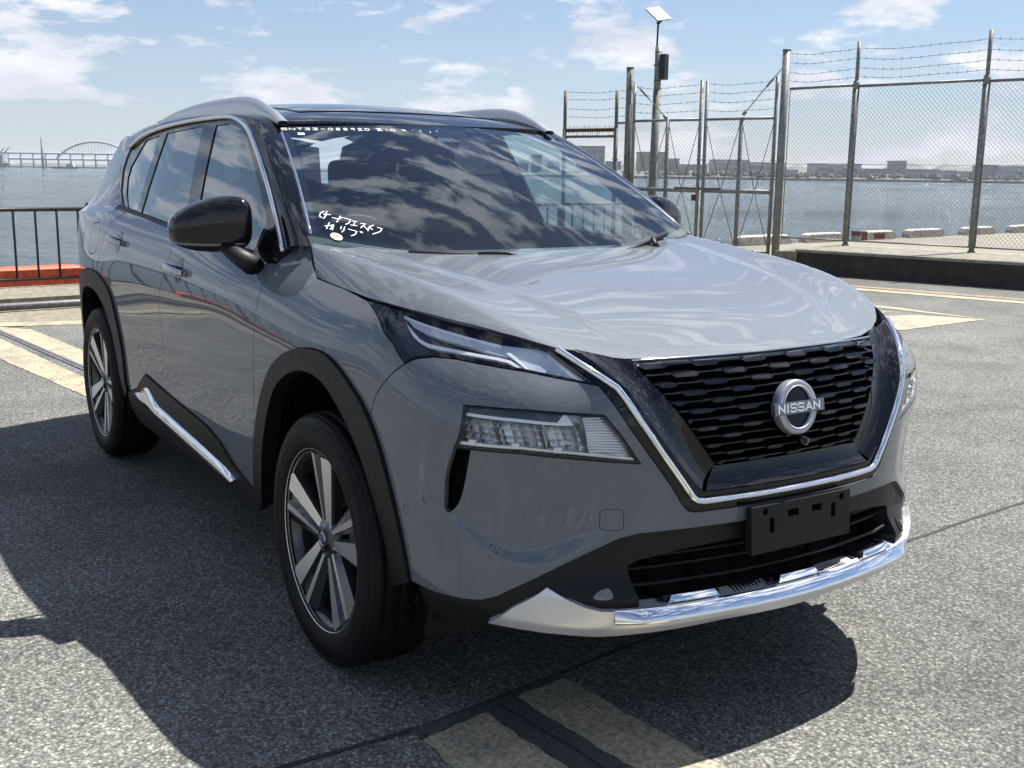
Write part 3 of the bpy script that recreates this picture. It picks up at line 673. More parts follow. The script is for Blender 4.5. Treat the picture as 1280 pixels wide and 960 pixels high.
# ---- quay railing sections along the water
def xr(y): return -11.02-.10*y
def rail_section(y0, y1, label):
    r_ = empty('quay_railing', (xr((y0+y1)/2), (y0+y1)/2, 0)); tag(r_, label, 'railing', 'railing sections along the quay edge')
    P = lambda y, z: (xr(y), y, z)
    q = MB(); q.tube([P(y0, .885), P(y1, .885)], .024, 10); fpart(q, 'top_rail', 'rail_paint', r_)
    q = MB(); q.tube([P(y0, .085), P(y1, .085)], .018, 8); fpart(q, 'bottom_rail', 'rail_paint', r_)
    n = int(round((y1-y0)/.238))
    for i in range(n+1):
        y = y0+(y1-y0)*i/n; q = MB(); q.tube([P(y, .085), P(y, .885)], .0135 if 0 < i < n else .022, 8); fpart(q, 'baluster', 'rail_paint', r_)
    for y in (y0+.12, y1-.12):
        q = MB(); q.tube([P(y, 0), P(y, .09)], .02, 8); q.tube([(xr(y)-.28, y, .015), (xr(y)+.28, y, .015)], .016, 6); fpart(q, 'foot', 'rail_paint', r_)
secs = [(8.2,10.3),(-9.6,-7.25),(-7.2,-4.85),(-4.8,-2.45),(-2.4,.95),(1.0,3.35),(3.4,5.75),(5.8,8.15)]
SLBL = ['short black railing section ending at the rusty gate end post', 'far-left section of the black quay railing, outside the frame', 'black quay railing section reflected in the doors', 'black quay railing section left of the frame edge', 'black barred railing in front of the red wheel stop behind the car', 'black barred railing section behind the rear of the car', 'black barred railing section seen through the car windows', 'black barred railing section behind the windscreen, second from the gate']
for (a, b_), lb in zip(secs, SLBL): rail_section(a, b_, lb)
# ---- wheel stops on the quay edge
def stop(y0, y1, mat, label, h=.20, w=.13, xo=0.0, red_end=False):
    q = MB(); n = 12; yc = (y0+y1)/2; hl = (y1-y0)/2; bev = .16
    pts = [(-hl, 0), (-hl, h*.35), (-hl+bev*.35, h*.8), (-hl+bev, h), (hl-bev, h), (hl-bev*.35, h*.8), (hl, h*.35), (hl, 0)]
    X = lambda y: XQ(y)+.32+xo
    rows = [[(X(yc+a)+d, yc+a, max(0, z-c)) for a, z in pts] for d, c in ((w, .0), (w*.72, 0), (-w*.72, 0), (-w, .0))]
    for i in (0, 3):
        rows[i] = [(p[0], p[1], min(p[2], h*.86)) for p in rows[i]]
    rows = [[(p[0], p[1], 0) for p in rows[0]]]+rows+[[(p[0], p[1], 0) for p in rows[3]]]
    q.grid(rows, 0, False); o = q.build('wheel_stop', mat); tag(o, label, 'wheel stop', 'wheel stops along the quay edge')
    if red_end:
        q = MB(); q.box((X(y0+.1), y0+.14, h*.5), (w+.004, .12, h*.5+.003)); q.build('red_end', 'dull_red', o)
        q = MB(); q.box((X(y0+.7)+w*.9, y0+.62, h*.42), (.03,.30,h*.30)); q.build('red_face', 'dull_red', o)
stop(-3.2, .86, 'red_stop', 'long orange-red wheel stop behind the railing at the left', .21, .14, .35)
stop(-8.0, -3.7, 'red_stop', 'orange-red wheel stop reflected in the car doors, left of frame', .21, .14, .35)
for (a, b_), lb, re_ in zip(((13.62,15.22),(15.74,17.08),(17.61,19.02),(19.6,21.07),(22.08,23.45),(24.4,25.8),(26.7,28.1)),
    ('white wheel stop just left of the tall gate post', 'white wheel stop right behind the gate post', 'white wheel stop with a dark red end between two fence posts', 'white wheel stop with a dark gap, fourth from the gate', 'white wheel stop behind the rightmost fence post', 'white wheel stop at the right edge of the picture', 'farthest white wheel stop, past the right edge'), (0,0,1,0,0,0,0)):
    stop(a, b_, 'white_stop', lb, .19, .12, -.32, bool(re_))
# ---- steel pipe and timber strip on the apron
def xp(y): return -8.78-.10*y
q = MB(); q.tube([(xp(-9), -9, .045), (xp(8.5), 8.5, .045)], .034, 12); pi_ = tag(q.build('steel_pipe', 'steel_rail'), 'long dark steel pipe lying on the concrete apron', 'pipe')
q = MB(); q.tube([(xp(-9)-.12, -9, .03), (xp(8.5)-.12, 8.5, .03)], .028, 8); tag(q.build('steel_pipe', 'rail_paint'), 'thin dark pipe lying against the long steel pipe on the apron', 'pipe')
q = MB(); q.prism([(xp(-9)-.75,-9),(xp(8.5)-.75,8.5),(xp(8.5)-1.5,8.5),(xp(-9)-1.5,-9)], -.004, .035, lambda a, b_, l: (a, b_, l)); tag(q.build('apron_step', 'concrete'), kind='structure')
# ---- far shores
worn('far_wall', (.42,.43,.45), (.30,.31,.34), .05, .4, 1.0); worn('far_grey', (.24,.25,.28), (.16,.17,.20), .05, .4, 1.0)
worn('far_brown', (.30,.27,.26), (.20,.19,.20), .05, .4, 1.0); worn('far_green', (.12,.13,.115), (.07,.08,.075), .03, .4, 1.0); pbr('far_window', (.13,.14,.16), .3)
worn('bridge_steel', (.34,.37,.40), (.26,.29,.32), .02, .4, 1.0)
FW = Vector((math.cos(YAW), math.sin(YAW), 0)); RT_ = Vector((math.sin(YAW), -math.cos(YAW), 0))
def far(px, d, z=0): 
    """a spot on the far shore: bearing as tangent of the view angle, d metres ahead"""
    p = Vector((CAM.x, CAM.y, 0))+FW*d+RT_*((px-640)/FPX/math.cos(PIT)*d*1.0); return (p.x, p.y, z)
def shore(name, px0, px1, d, h, depth, seed, mat):
    q = MB(); r0 = random.Random(seed); n = 60; base = []; top = []
    rows = [[], [], [], []]
    for i in range(n+1):
        px = px0+(px1-px0)*i/n; hh = h*(.6+.8*r0.random())
        rows[0].append(far(px, d, WL-1)); rows[1].append(far(px, d, WL+1.6)); rows[2].append(far(px, d+depth*.3, WL+hh)); rows[3].append(far(px, d+depth, WL+hh*.7))
    q.grid(rows, 0, False); return tag(q.build(name, mat), kind='structure')
shore('far_shore', 560, 1600, 820, 5, 160, 3, 'far_green'); shore('far_hills', 500, 1700, 1250, 15, 300, 5, 'far_green'); shore('far_bank', -500, 420, 1500, 5, 150, 4, 'far_green')
BN = 0
def building(px0, px1, ytop, d, mat, label, cols=0, rows_=0):
    """ytop: height over the water in metres"""
    a, b_ = Vector(far(px0, d)), Vector(far(px1, d)); w = (b_-a).length; c = (a+b_)/2+FW*14
    o = empty('far_building', (c.x, c.y, WL)); tag(o, label, 'building', 'buildings on the far shore')
    ang = math.atan2(RT_.y, RT_.x)
    M_ = Matrix.Translation((c.x, c.y, 0)) @ Matrix.Rotation(ang, 4, 'Z')
    q = MB(); q.box((0, 0, WL+ytop/2), (w/2, 12, ytop/2), M=M_); fpart(q, 'wall', mat, o)
    q = MB(); q.box((0, 0, WL+ytop+.3), (w/2+.4, 12.4, .3), M=M_); fpart(q, 'roof', 'far_grey', o)
    for i in range(cols):
        for j in range(rows_):
            q = MB(); x = -w/2+w*(i+.5)/cols; z = WL+3+(ytop-4.5)*(j+.5)/rows_
            q.box((x, -12.05, z), (w/cols*.30, .08, (ytop-4.5)/rows_*.28), M=M_); fpart(q, 'window', 'far_window', o)
building(716, 748, 24, 900, 'far_grey', 'grey block seen through the mesh of the overhanging wing', 4, 4)
building(752, 768, 12, 880, 'far_grey', 'low grey block left of the gate end post', 3, 2)
building(790, 824, 20, 900, 'far_brown', 'tall beige block behind the camera pole', 4, 4)
building(826, 838, 15, 900, 'far_grey', 'narrow grey block right of the camera pole', 2, 3)
building(842, 872, 11, 940, 'far_brown', 'low brown block behind the left gate leaf', 6, 2)
building(880, 922, 15, 920, 'far_wall', 'long pale apartment row behind the right gate leaf', 9, 3)
building(924, 966, 13, 900, 'far_wall', 'pale warehouse at the right end of the gate', 7, 2)
building(1002, 1058, 12.5, 870, 'far_wall', 'wide pale shed between gate post and first fence post', 2, 1)
building(1066, 1100, 9, 860, 'far_brown', 'low brown shed right of the first fence post', 3, 1)
building(1101, 1112, 15.5, 880, 'far_grey', 'narrow grey tower in the middle of the fence bay', 2, 3)
building(1114, 1152, 9, 860, 'far_wall', 'low pale hall right of the grey tower', 4, 1)
building(1156, 1205, 8, 900, 'far_brown', 'low brown hall left of the dark warehouse', 5, 1)
building(1207, 1222, 13, 860, 'far_grey', 'small dark block left of the rightmost fence post', 2, 2)
building(1226, 1270, 12, 860, 'far_wall', 'mauve warehouse right of the rightmost fence post', 3, 1)
building(1272, 1300, 14, 860, 'far_brown', 'brown building at the right edge of the picture', 3, 2)
for k, (a, w_, h_, mt_, lb) in enumerate(((604,14,9,'far_wall','small pale far-shore block seen low through the windscreen centre'), (624,10,14,'far_grey','narrow grey far-shore block left of centre in the windscreen'), (640,16,10,'far_brown','low brown far-shore block in the clear part of the windscreen'), (660,12,17,'far_grey','taller grey far-shore block in the clear part of the windscreen'), (680,14,11,'far_wall','pale far-shore block beside the left windscreen pillar'))):
    building(a, a+w_, h_, 930, mt_, lb, 3, 2)
r9 = random.Random(21)
EXTRA = [(842,'far-shore shed just right of the camera pole'),(862,'pale shed low behind the left gate leaf'),(903,'small white house in front of the apartment row'),(938,'small house in front of the pale warehouse'),(972,'little shed hidden by the tall gate post'),(1012,'small white house left of the wide pale shed'),(1040,'small shed right of the wide pale shed'),(1060,'hut behind the first fence post'),(1082,'small pale house left of the grey tower'),(1122,'white hut right of the grey tower'),(1140,'pale hut, second right of the grey tower'),(1165,'white house midway along the right fence bay'),(1180,'pale house right of midway along the right fence bay'),(1195,'white shed left of the small dark block'),(1236,'white shed in front of the mauve warehouse'),(1256,'pale hut right in front of the mauve warehouse')]
for a, lb in EXTRA: building(a, a+r9.uniform(7, 14), r9.uniform(5, 8.5), 828, r9.choice(['far_wall','far_wall','far_brown']), lb, 2, 1)
# trees on the far shore: one long wooded bank
q = MB(); r0 = random.Random(11)
for k in range(300):
    px = r0.uniform(700, 1330); d = r0.uniform(820, 850); c = far(px, d, WL+2.5+r0.uniform(0, 2.2)); s_ = r0.uniform(1.0, 2.4)
    vs = [(c[0]+s_*1.4*math.cos(a)*math.cos(e_), c[1]+s_*1.4*math.sin(a)*math.cos(e_), c[2]+s_*math.sin(e_)) for e_ in (-.9, 0, .9) for a in np.linspace(r0.random(), 6.28+r0.random(), 6)[:-1]]
    q.add(vs, [(r_*5+i, r_*5+(i+1) % 5, (r_+1)*5+(i+1) % 5, (r_+1)*5+i) for r_ in (0, 1) for i in range(5)]+[(10,11,12,13,14)])
tag(q.build('far_trees', 'far_green', fix=False), 'low wooded bank along the far shore behind the fence', 'trees', kind='stuff')
# bridge with tied arch, tower and moored ship on the left shore
DB_ = 1400
br = empty('arch_bridge', far(100, DB_, WL)); tag(br, 'pale steel bridge with a tied arch across the far water', 'bridge')
def bz(py): return CAM.z+(207-py)*DB_/FPX
q = MB()
for z in (bz(193), bz(200)): 
    a, b_ = Vector(far(-300, DB_, z)), Vector(far(330, DB_, z)); q.tube([tuple(a), tuple(b_)], 1.3, 4)
fpart(q, 'deck', 'bridge_steel', br)
for k in range(42):
    px = -300+k*15; q = MB(); q.tube([far(px, DB_, WL-1), far(px, DB_, bz(193))], 1.1, 4); fpart(q, 'pier', 'bridge_steel', br)
arc = [(88+ (182-88)*t_, 200-21.5*(4*t_*(1-t_))**.8) for t_ in np.linspace(0, 1, 25)]
q = MB(); q.tube([far(a, DB_, bz(b_)) for a, b_ in arc], 1.3, 4); q.tube([far(a, DB_+14, bz(b_)) for a, b_ in arc], 1.2, 4); fpart(q, 'arch', 'bridge_steel', br)
q = MB()
for a, b_ in arc[2:-2]: q.tube([far(a, DB_, bz(b_)), far(a, DB_, bz(194))], .30, 3, caps=False)
fpart(q, 'hangers', 'bridge_steel', br)
q = MB(); q.tube([far(71, 1100, WL-1), far(71, 1100, CAM.z+(206-173)*1100/FPX)], [1.5,.9], 6); tag(q.build('beacon_tower', 'far_grey'), 'thin dark tower standing in the water before the bridge', 'tower')
sh = empty('cargo_ship', far(8, 1000, WL)); tag(sh, 'moored ship with cranes at the left edge of the water', 'ship')
def sz(py): return CAM.z+(207-py)*1000/FPX
q = MB(); a, b_ = Vector(far(-60, 1000)), Vector(far(27, 1000)); w = (b_-a).length
q.prism([(-w/2, sz(211)), (w/2-3, sz(211)), (w/2, sz(205)), (w/2-2, sz(203)), (-w/2, sz(203))], -6, 6, lambda x, z, l: tuple((a+b_)/2+RT_*x+FW*l+Vector((0, 0, z)))); fpart(q, 'hull', 'far_brown', sh)
q = MB(); 
for px, w_, y0 in ((2, 5, 192), (18, 6, 195)): q.box((0,0,0), (w_, 5, (sz(y0)-sz(203))/2), M=Matrix.Translation(tuple(Vector(far(px, 1000, (sz(y0)+sz(203))/2)))) @ Matrix.Rotation(math.atan2(RT_.y, RT_.x), 4, 'Z'))
fpart(q, 'superstructure', 'far_wall', sh)
for pa, pb in (((3,203),(5,186)), ((14,200),(26,187)), ((20,200),(32,186)), ((5,190),(18,197))):
    q = MB(); q.tube([far(pa[0], 1000, sz(pa[1])), far(pb[0], 1000, sz(pb[1]))], .6, 4); fpart(q, 'crane_boom', 'far_grey', sh)
bo = empty('tug_boat', far(97, 900, WL)); tag(bo, 'small dark boat on the water under the arch bridge', 'boat')
def tz(py): return CAM.z+(207-py)*900/FPX
q = MB(); q.prism([(-9, tz(211.5)), (9, tz(211.5)), (11, tz(208.5)), (-9, tz(209))], -3, 3, lambda x, z, l: tuple(Vector(far(97, 900))+RT_*x+FW*l+Vector((0, 0, z)))); fpart(q, 'hull', 'far_grey', bo)
q = MB(); q.prism([(2, tz(209)), (8, tz(209)), (7, tz(205)), (3, tz(205))], -2, 2, lambda x, z, l: tuple(Vector(far(97, 900))+RT_*x+FW*l+Vector((0, 0, z)))); fpart(q, 'cabin', 'far_wall', bo)
# ================================================================ the car
car = empty('parked_car', (0, 0, 0))
tag(car, 'grey two-tone SUV with black roof parked on the asphalt quay', 'car')
def bd(pts, neg=False): return [(-u if neg else u, v) for u, v in pts]
SEAM_FD = [(2.04,1.145),(2.034,1.105),(2.029,1.059),(2.012,1.012),(2.006,.977),(2.008,.93),(2.026,.674),(2.10,.40),(2.135,.352)]
SEAM_DD = [(3.0,1.143),(2.993,1.128),(2.985,1.043),(3.03,.972),(3.066,.905),(3.072,.807),(3.05,.663),(3.03,.555),(3.0,.512)]
SEAM_DQ = [(3.86,1.20),(3.905,1.17),(3.968,1.143),(4.018,1.08),(4.068,.995),(4.052,.912)]
AFO = [(2.125,.352),(2.078,.414),(2.012,.588),(1.954,.692),(1.861,.799),(1.735,.867),(1.606,.898),(1.501,.903),(1.421,.885),(1.341,.848),(1.26,.796),(1.19,.716),(1.135,.605),(1.092,.479),(1.071,.378)]
AFI = [(2.075,.30),(1.995,.419),(1.949,.542),(1.881,.67),(1.80,.760),(1.672,.820),(1.568,.836),(1.478,.824),(1.41,.789),(1.339,.733),(1.265,.649),(1.208,.546),(1.168,.451),(1.15,.34)]
ARO = [(4.735,.40),(4.735,.56),(4.70,.70),(4.62,.80),(4.50,.868),(4.34,.902),(4.178,.912),(4.04,.903),(3.895,.868),(3.80,.81),(3.735,.71),(3.715,.564),(3.733,.401)]
ARI = [(4.655,.34),(4.64,.56),(4.58,.69),(4.48,.772),(4.34,.815),(4.20,.825),(4.08,.815),(3.97,.782),(3.885,.725),(3.839,.649),(3.812,.504),(3.816,.363)]
SILL = [(3.733,.401),(3.539,.452),(3.37,.540),(3.335,.540),(3.204,.528),(2.852,.504),(2.542,.486),(2.408,.459),(2.273,.392),(2.125,.352)]
HLE = [(1.39,1.052),(1.244,1.010),(1.104,.967),(1.047,.924)]
HLB = [(1.047,.924),(1.02,.933),(.993,.940),(.928,.949),(.868,.950),(.811,.945),(.701,.935),(.597,.918),(.542,.909)]
HLT = [(1.39,1.052),(.978,1.040),(.841,1.026),(.738,1.008),(.622,.988)]
SEAM_B = [(1.047,.924),(1.108,.901),(1.161,.87),(1.203,.834),(1.244,.788)]
HOODB = [(1.90,1.155),(1.79,1.11),(1.712,1.082),(1.522,1.069),(1.39,1.055)]
BLOW = [(1.071,.378),(.98,.374),(.892,.378),(.843,.384),(.801,.398),(.758,.42),(.683,.457),(.60,.498),(.50,.548),(.454,.558),(.373,.560),(.2,.56),(0,.56)]
VOUT = [(.622,.990),(.542,.909),(.490,.818),(.437,.745),(.385,.675),(.348,.620),(.335,.606),(.315,.600),(.15,.600),(0,.600)]
VCHR = [(.600,.984),(.557,.949),(.503,.904),(.462,.83),(.41,.755),(.36,.688),(.325,.640),(.312,.630),(.292,.626),(.15,.626),(0,.626)]
VLIP = [(.560,.985),(.530,.958),(.478,.900),(.438,.83),(.388,.76),(.338,.695),(.296,.652),(.28,.648),(.14,.648),(0,.648)]
LAMP2 = [(.876,.855),(.832,.857),(.72,.857),(.544,.846),(.502,.791),(.458,.727),(.57,.736),(.737,.752),(.903,.752)]
SLOT = [(.903,.752)]+smooth([(.908,.70),(.912,.64),(.915,.597)], .01)+smooth([(.910,.590),(.903,.590),(.888,.598),(.872,.618),(.860,.648),(.853,.69),(.856,.752)], .008)
def belt_z(u): return np.interp(1.524-u, [-2.75,-2.565,-2.124,-1.679,-1.188,-.638,-.5], [1.21,1.203,1.183,1.158,1.138,1.115,1.112])
# body surface may not stand inside the glass at the belt
def top_edge(u0, u1, n=24): return [(float(u), float(belt_z(u))) for u in np.linspace(u0, u1, n)]
def fr_list(seam, side): return seam
def cut(poly, a, b):  # slice of polyline by index helper
    return poly[a:b]
AFS = smooth(AFO, .03); ARS = smooth(ARO, .03)
ki = min(range(len(AFS)), key=lambda i: math.hypot(AFS[i][0]-1.244, AFS[i][1]-.788)); SEAM_B[-1] = AFS[ki]
kr = min(range(len(ARS)), key=lambda i: math.hypot(ARS[i][0]-4.05, ARS[i][1]-.905)); SEAM_DQ[-1] = ARS[kr]
for neg in (False, True):
    B = lambda p: bd(p, neg)
    # ---- front fender
    fen = SEAM_FD+AFS[2:ki+1]+SEAM_B[::-1][1:]+HLE[::-1][1:]+HOODB[::-1][1:]+[(1.925,1.172),(1.98,1.186),(2.045,1.186)]
    panel('front_fender', BODY, B(fen), 'paint', car)
    # ---- doors
    fd = top_edge(2.05, 3.0)+SEAM_DD[1:]+[p for p in SILL if 2.14 < p[0] < 2.99][:]+SEAM_FD[::-1]
    dob = panel('front_door', BODY, B(fd), 'paint', car)
    rd = top_edge(3.0, 3.86)+SEAM_DQ[1:]+ARS[kr+1:]+[p for p in SILL if 3.01 < p[0] < 3.73]+SEAM_DD[::-1][:-1]
    rdo = panel('rear_door', BODY, B(rd), 'paint', car)
    # ---- quarter panel with fuel flap
    fuel = [(4.30,1.118),(4.20,1.128),(4.135,1.105),(4.125,1.05),(4.16,.99),(4.28,.985),(4.32,1.03)]
    qp = SEAM_DQ+ARS[:kr][::-1]+[(4.76,.50),(5.10,.52),(5.12,.80),(5.02,1.0),(5.02,1.16),(4.7,1.165),(4.4,1.170),(4.13,1.185),(4.09,1.195)]
    fu = smooth(fuel+[fuel[0]], .015)[:-1]
    qo = panel('quarter_panel', BODY, B(qp), 'paint', car, holes=[B(fu)] if not neg else [])
    if not neg: panel('fuel_flap', BODY, B(fu), 'paint', qo, depth=.01)
    # ---- door handles
    for (u0, z0), par in (((2.845,1.014), dob), ((3.765,1.065), rdo)):
        q = MB(); rows = []
        for i in range(17):
            t = i/16; u = u0+.095-.19*t; h = .011+.005*math.sin(math.pi*t); lift = .036*math.sin(math.pi*min(1, max(0, t)))**.45+.004
            c = BODY([(-u if neg else u)], [z0-.012*(t-.5)])[0]; nn = normals(BODY, np.array([-u if neg else u]), np.array([z0]))[0]
            up = np.array([0, 0, 1.]); row = []
            for j in range(13):
                a = 2*math.pi*j/12; row.append(c+nn*(lift+.009*math.cos(a))+up*h*math.sin(a))
            rows.append(row)
        q.grid(rows, 0); q.build('door_handle', 'rail_silver', par)
        cup = [(u0-.015+.042*math.cos(a), z0+.045*math.sin(a)*(1.0)) for a in np.linspace(0, 2*math.pi, 28)[:-1]]
        panel('handle_recess', BODY, B(cup), 'gloss_black', par, off=.0012, depth=0, gap=0, res=.02)
    # ---- sill cladding with chrome strip
    sill = SILL+[(2.11,.30),(2.16,.262),(3.70,.262),(3.76,.32)]
    so_ = panel('sill_trim', BODY, B(sill), 'black_plastic', car, off=.008, depth=.03, gap=.003)
    ct = rs(smooth([(3.485,.444),(3.41,.474),(3.345,.489),(3.29,.478),(3.21,.442),(3.10,.431),(2.879,.413),(2.6,.389),(2.394,.366),(2.316,.343)], .03), 50)
    cb = rs(smooth([(3.485,.444),(3.455,.428),(3.40,.415),(3.225,.401),(2.907,.378),(2.63,.353),(2.421,.337),(2.316,.341)], .03), 50)
    rows = []
    for f_, o_ in ((0,.006),(.15,.014),(.45,.021),(.8,.029),(1,.027),(1.05,.010)):
        pt = ct*(1-f_)+cb*f_; uu_ = pt[:, 0]*(-1 if neg else 1); rows.append(BODY(uu_, pt[:, 1])+normals(BODY, uu_, pt[:, 1])*o_)
    strip('chrome_strip', rows, 'chrome', so_)
    # ---- wheel arch trims
    panel('arch_trim', BODY, B(smooth(AFO, .03)+smooth(AFI[::-1], .03)), 'black_plastic', car, off=.011, depth=.05, gap=.0015)
    panel('arch_trim', BODY, B(smooth(ARO, .03)+smooth(ARI[::-1], .03)), 'black_plastic', car, off=.011, depth=.05, gap=.0015)
    # ---- rear bumper side
    rb = [(4.76,.50),(4.745,.40),(4.67,.34),(4.70,.27),(UMAX-.001,.27),(UMAX-.001,.55),(5.10,.52)]
    panel('rear_bumper', BODY, B(rb), 'black_plastic', car, off=.006, depth=.02, gap=.002)
    tg = [(5.13,.54),(UMAX-.001,.57),(UMAX-.001,1.22),(5.04,1.20),(5.04,1.0)]
    panel('tailgate', BODY, B(tg), 'paint', car)
    tl = [(4.80,1.03),(5.03,1.02),(5.03,1.12),(4.80,1.10)]
    # ---- inner shell that closes the body behind the gaps
    shell = [(.62,.30),(1.10,.26)]+AFI[::-1][1:-1]+[(2.09,.26),(3.80,.26)]+ARI[::-1][1:-1]+[(4.66,.28),(UMAX-.001,.28),(UMAX-.001,1.19),(4.4,1.195),(3.8,1.18),(3.0,1.12),(2.1,1.10),(1.6,1.03),(1.2,1.0),(.70,.975),(.60,.90),(.55,.80),(.50,.70),(.50,.55),(.60,.44)]
    panel('inner_body', BODY, B(shell), 'dark_void', car, off=-.055, depth=0, gap=0, res=.06)
# ---- front bumper (one piece across the nose)
half = VOUT[1:][::-1]+HLB[::-1][1:]+SEAM_B[1:]+AFS[ki+1:]+BLOW[1:]
half = [p for i, p in enumerate(half) if i == 0 or math.hypot(p[0]-half[i-1][0], p[1]-half[i-1][1]) > .003]
# half runs centre-top -> right -> centre-bottom
outl = half+[(-u, v) for u, v in half[::-1][1:-1]]
tow = [(.541,.612),(.536,.618),(.498,.619),(.492,.613),(.492,.573),(.497,.567),(.536,.567),(.541,.573)]
def circ(c, r, n=16): return [(c[0]+r*math.cos(2*math.pi*i/n), c[1]+r*math.sin(2*math.pi*i/n)) for i in range(n)]
sens = [circ((.795,.516), .010), circ((1.078,.565), .012)]
hol = []
for g in (False, True): hol += [bd(LAMP2[::-1], g), bd(SLOT, g)]+[bd(s_, g) for s_ in sens]
hol += [tow]
bump = panel('front_bumper', BODY, outl, 'paint', car, holes=hol, res=.013, depth=.02, gap=.0016, hole_gap=.0)
panel('tow_cover', BODY, tow, 'paint', bump, depth=.008, gap=.0012, res=.015)
for g in (False, True):
    for s_ in sens: panel('parking_sensor', BODY, bd(s_, g), 'paint', bump, depth=.006, gap=.0014, res=.01, off=-.0006)
    # air slot: a deep dark pocket
    panel('air_slot', BODY, bd(SLOT, g), 'dark_void', bump, off=-.045, depth=0, gap=-.012, res=.02)
# ---- lower headlamps
for g in (False, True):
    B = lambda p: bd(p, g)
    lr = panel('headlamp', BODY, B(LAMP2), 'lamp_grey', car, off=-.045, depth=0, gap=-.004, res=.03)
    # dark frame ring and clear lens
    inn = inset(LAMP2, .006)
    panel('lamp_frame', BODY, B(LAMP2), 'gloss_black', lr, holes=[B(inn)], off=-.002, depth=.045, gap=.0015, hole_gap=0, res=.015)
    panel('lens', BODY, B(inn), 'lens', lr, off=-.003, depth=0, gap=.0005, res=.02)
    # upper brow: dark bar with bright lip
    brow = [(.872,.850),(.80,.852),(.655,.850),(.640,.826),(.655,.829),(.75,.836),(.876,.838)]
    panel('brow', BODY, B(brow), 'lamp_dark', lr, off=-.012, depth=.02, gap=0, res=.02)
    lip = [(.876,.838),(.75,.835),(.655,.828),(.640,.846),(.630,.846),(.618,.822),(.65,.821),(.75,.828),(.877,.831)]
    panel('light_bar', BODY, B(lip), 'lamp_white', lr, off=-.010, depth=.015, gap=0, res=.015)
    # faceted reflector tiles fill the wedge in slanted chambers; a ribbed signal lens closes the inner end
    sgn = -1 if g else 1; rl = random.Random(5); pin = inset(LAMP2, .008)
    def lamp_bot(u): return float(np.interp(u, [.458,.57,.737,.903], [.727,.736,.752,.752]))
    for k, (ua, ub) in enumerate(((.888,.790),(.780,.682),(.672,.588))):
        q = MB(); nu, nz = 5, 4
        for i in range(nu):
            for jz in range(nz):
                u1 = ua+(ub-ua)*i/nu; u2 = ua+(ub-ua)*(i+1)/nu; um = (u1+u2)/2; b0 = lamp_bot(um)+.008; t0 = .829-.010*k*.4
                z1 = b0+(t0-b0)*jz/nz; z2 = b0+(t0-b0)*(jz+.94)/nz; sk = .020*((jz+.5)/nz-.5)
                us_ = np.array([u1+sk, u2+sk, u2+sk+.004, u1+sk+.004])*sgn; P4 = BODY(us_, np.array([z1, z1, z2, z2])); nn = normals(BODY, np.array([um*sgn]), np.array([(z1+z2)/2]))[0]
                base = .020+.016*(1-abs((i+.5)/nu-.5)*2); tu, tz_ = rl.uniform(-.003, .003)+(.004 if i < nu/2 else -.004), rl.uniform(.003, .007)+(.0045 if jz % 2 else .0005)
                dd = [base+tu-tz_, base-tu-tz_, base-tu+tz_, base+tu+tz_]
                q.add([P4[a]-nn*dd[a] for a in range(4)], [(0,1,2,3)])
        q.build('reflector', 'reflector', lr)
        q = MB(); dv = [(ub-.002,.752),(ub-.010,.752),(ub+.014,.826),(ub+.022,.826)]; q.prism([(u, max(v, lamp_bot(u)+.004) if v < .8 else v) for u, v in dv], .012, .040, lambda a, b, l: tuple((BODY([a*sgn], [b])-normals(BODY, np.array([a*sgn]), np.array([b]))*l)[0])); q.build('divider', 'lamp_dark', lr)
        um = (ua+ub)/2+.02; q = MB(); zc = lamp_bot(um)+.016; q.prism([(um-.009, zc-.007), (um+.009, zc-.007), (um+.011, zc+.007), (um-.007, zc+.007)], .008, .018, lambda a, b, l: tuple((BODY([a*sgn], [b])-normals(BODY, np.array([a*sgn]), np.array([b]))*l)[0])); q.build('led_module', 'lamp_white', lr)
    q = MB()
    for i in range(15):
        z = .738+.0072*i; u_in = float(np.interp(z, [.727,.791,.846], [.462,.506,.548]))+.010; u_out = .580+.014*(z-.74)/.1
        if u_out-u_in < .015: continue
        us = np.linspace(u_in, u_out, 6)*sgn; zz_ = np.maximum(z, [lamp_bot(abs(v))+.006 for v in us])
        a = BODY(us, zz_-.0030); b_ = BODY(us, zz_+.0030); nn = normals(BODY, us, zz_)
        q.grid([a-nn*.026, (a+b_)/2-nn*.018, b_-nn*.026])
    q.build('turn_signal', 'reflector', lr)
    tray = [(.895,.760),(.74,.760),(.57,.744),(.472,.735),(.480,.742),(.57,.751),(.74,.767),(.893,.768)]
    panel('lamp_tray', BODY, B(tray), 'reflector', lr, off=-.010, depth=.012, gap=0, res=.02)
    # ---- upper lamp (daytime running light)
    up = HLE+HLB[1:]+HLT[::-1][:-1]
    ur = panel('running_light', BODY, B(up), 'lamp_dark', car, off=-.030, depth=0, gap=-.003, res=.03)
    inn = inset(up, .006)
    panel('lamp_frame', BODY, B(up), 'gloss_black', ur, holes=[B(inn)], off=-.001, depth=.03, gap=.0018, hole_gap=0, res=.02)
    panel('lens', BODY, B(inn), 'lens', ur, off=-.002, depth=0, gap=.0004, res=.03)
    blk = [(1.030,1.034),(.954,1.024),(.75,.993),(.640,.987),(.584,.921),(.676,.936),(.712,.966),(.862,.989),(.938,1.000),(.985,1.012)]
    panel('light_guide', BODY, B(blk), 'lamp_blue', ur, off=-.014, depth=.012, gap=0, res=.025)
    lin = smooth([(1.024,1.021),(.985,.998),(.948,.981),(.84,.973),(.735,.962),(.70,.940)], .03)+smooth([(.712,.938),(.745,.957),(.84,.966),(.95,.973),(.995,.991)], .03)
    panel('light_strip', BODY, B(lin), 'lamp_white', ur, off=-.012, depth=.010, gap=0, res=.015)
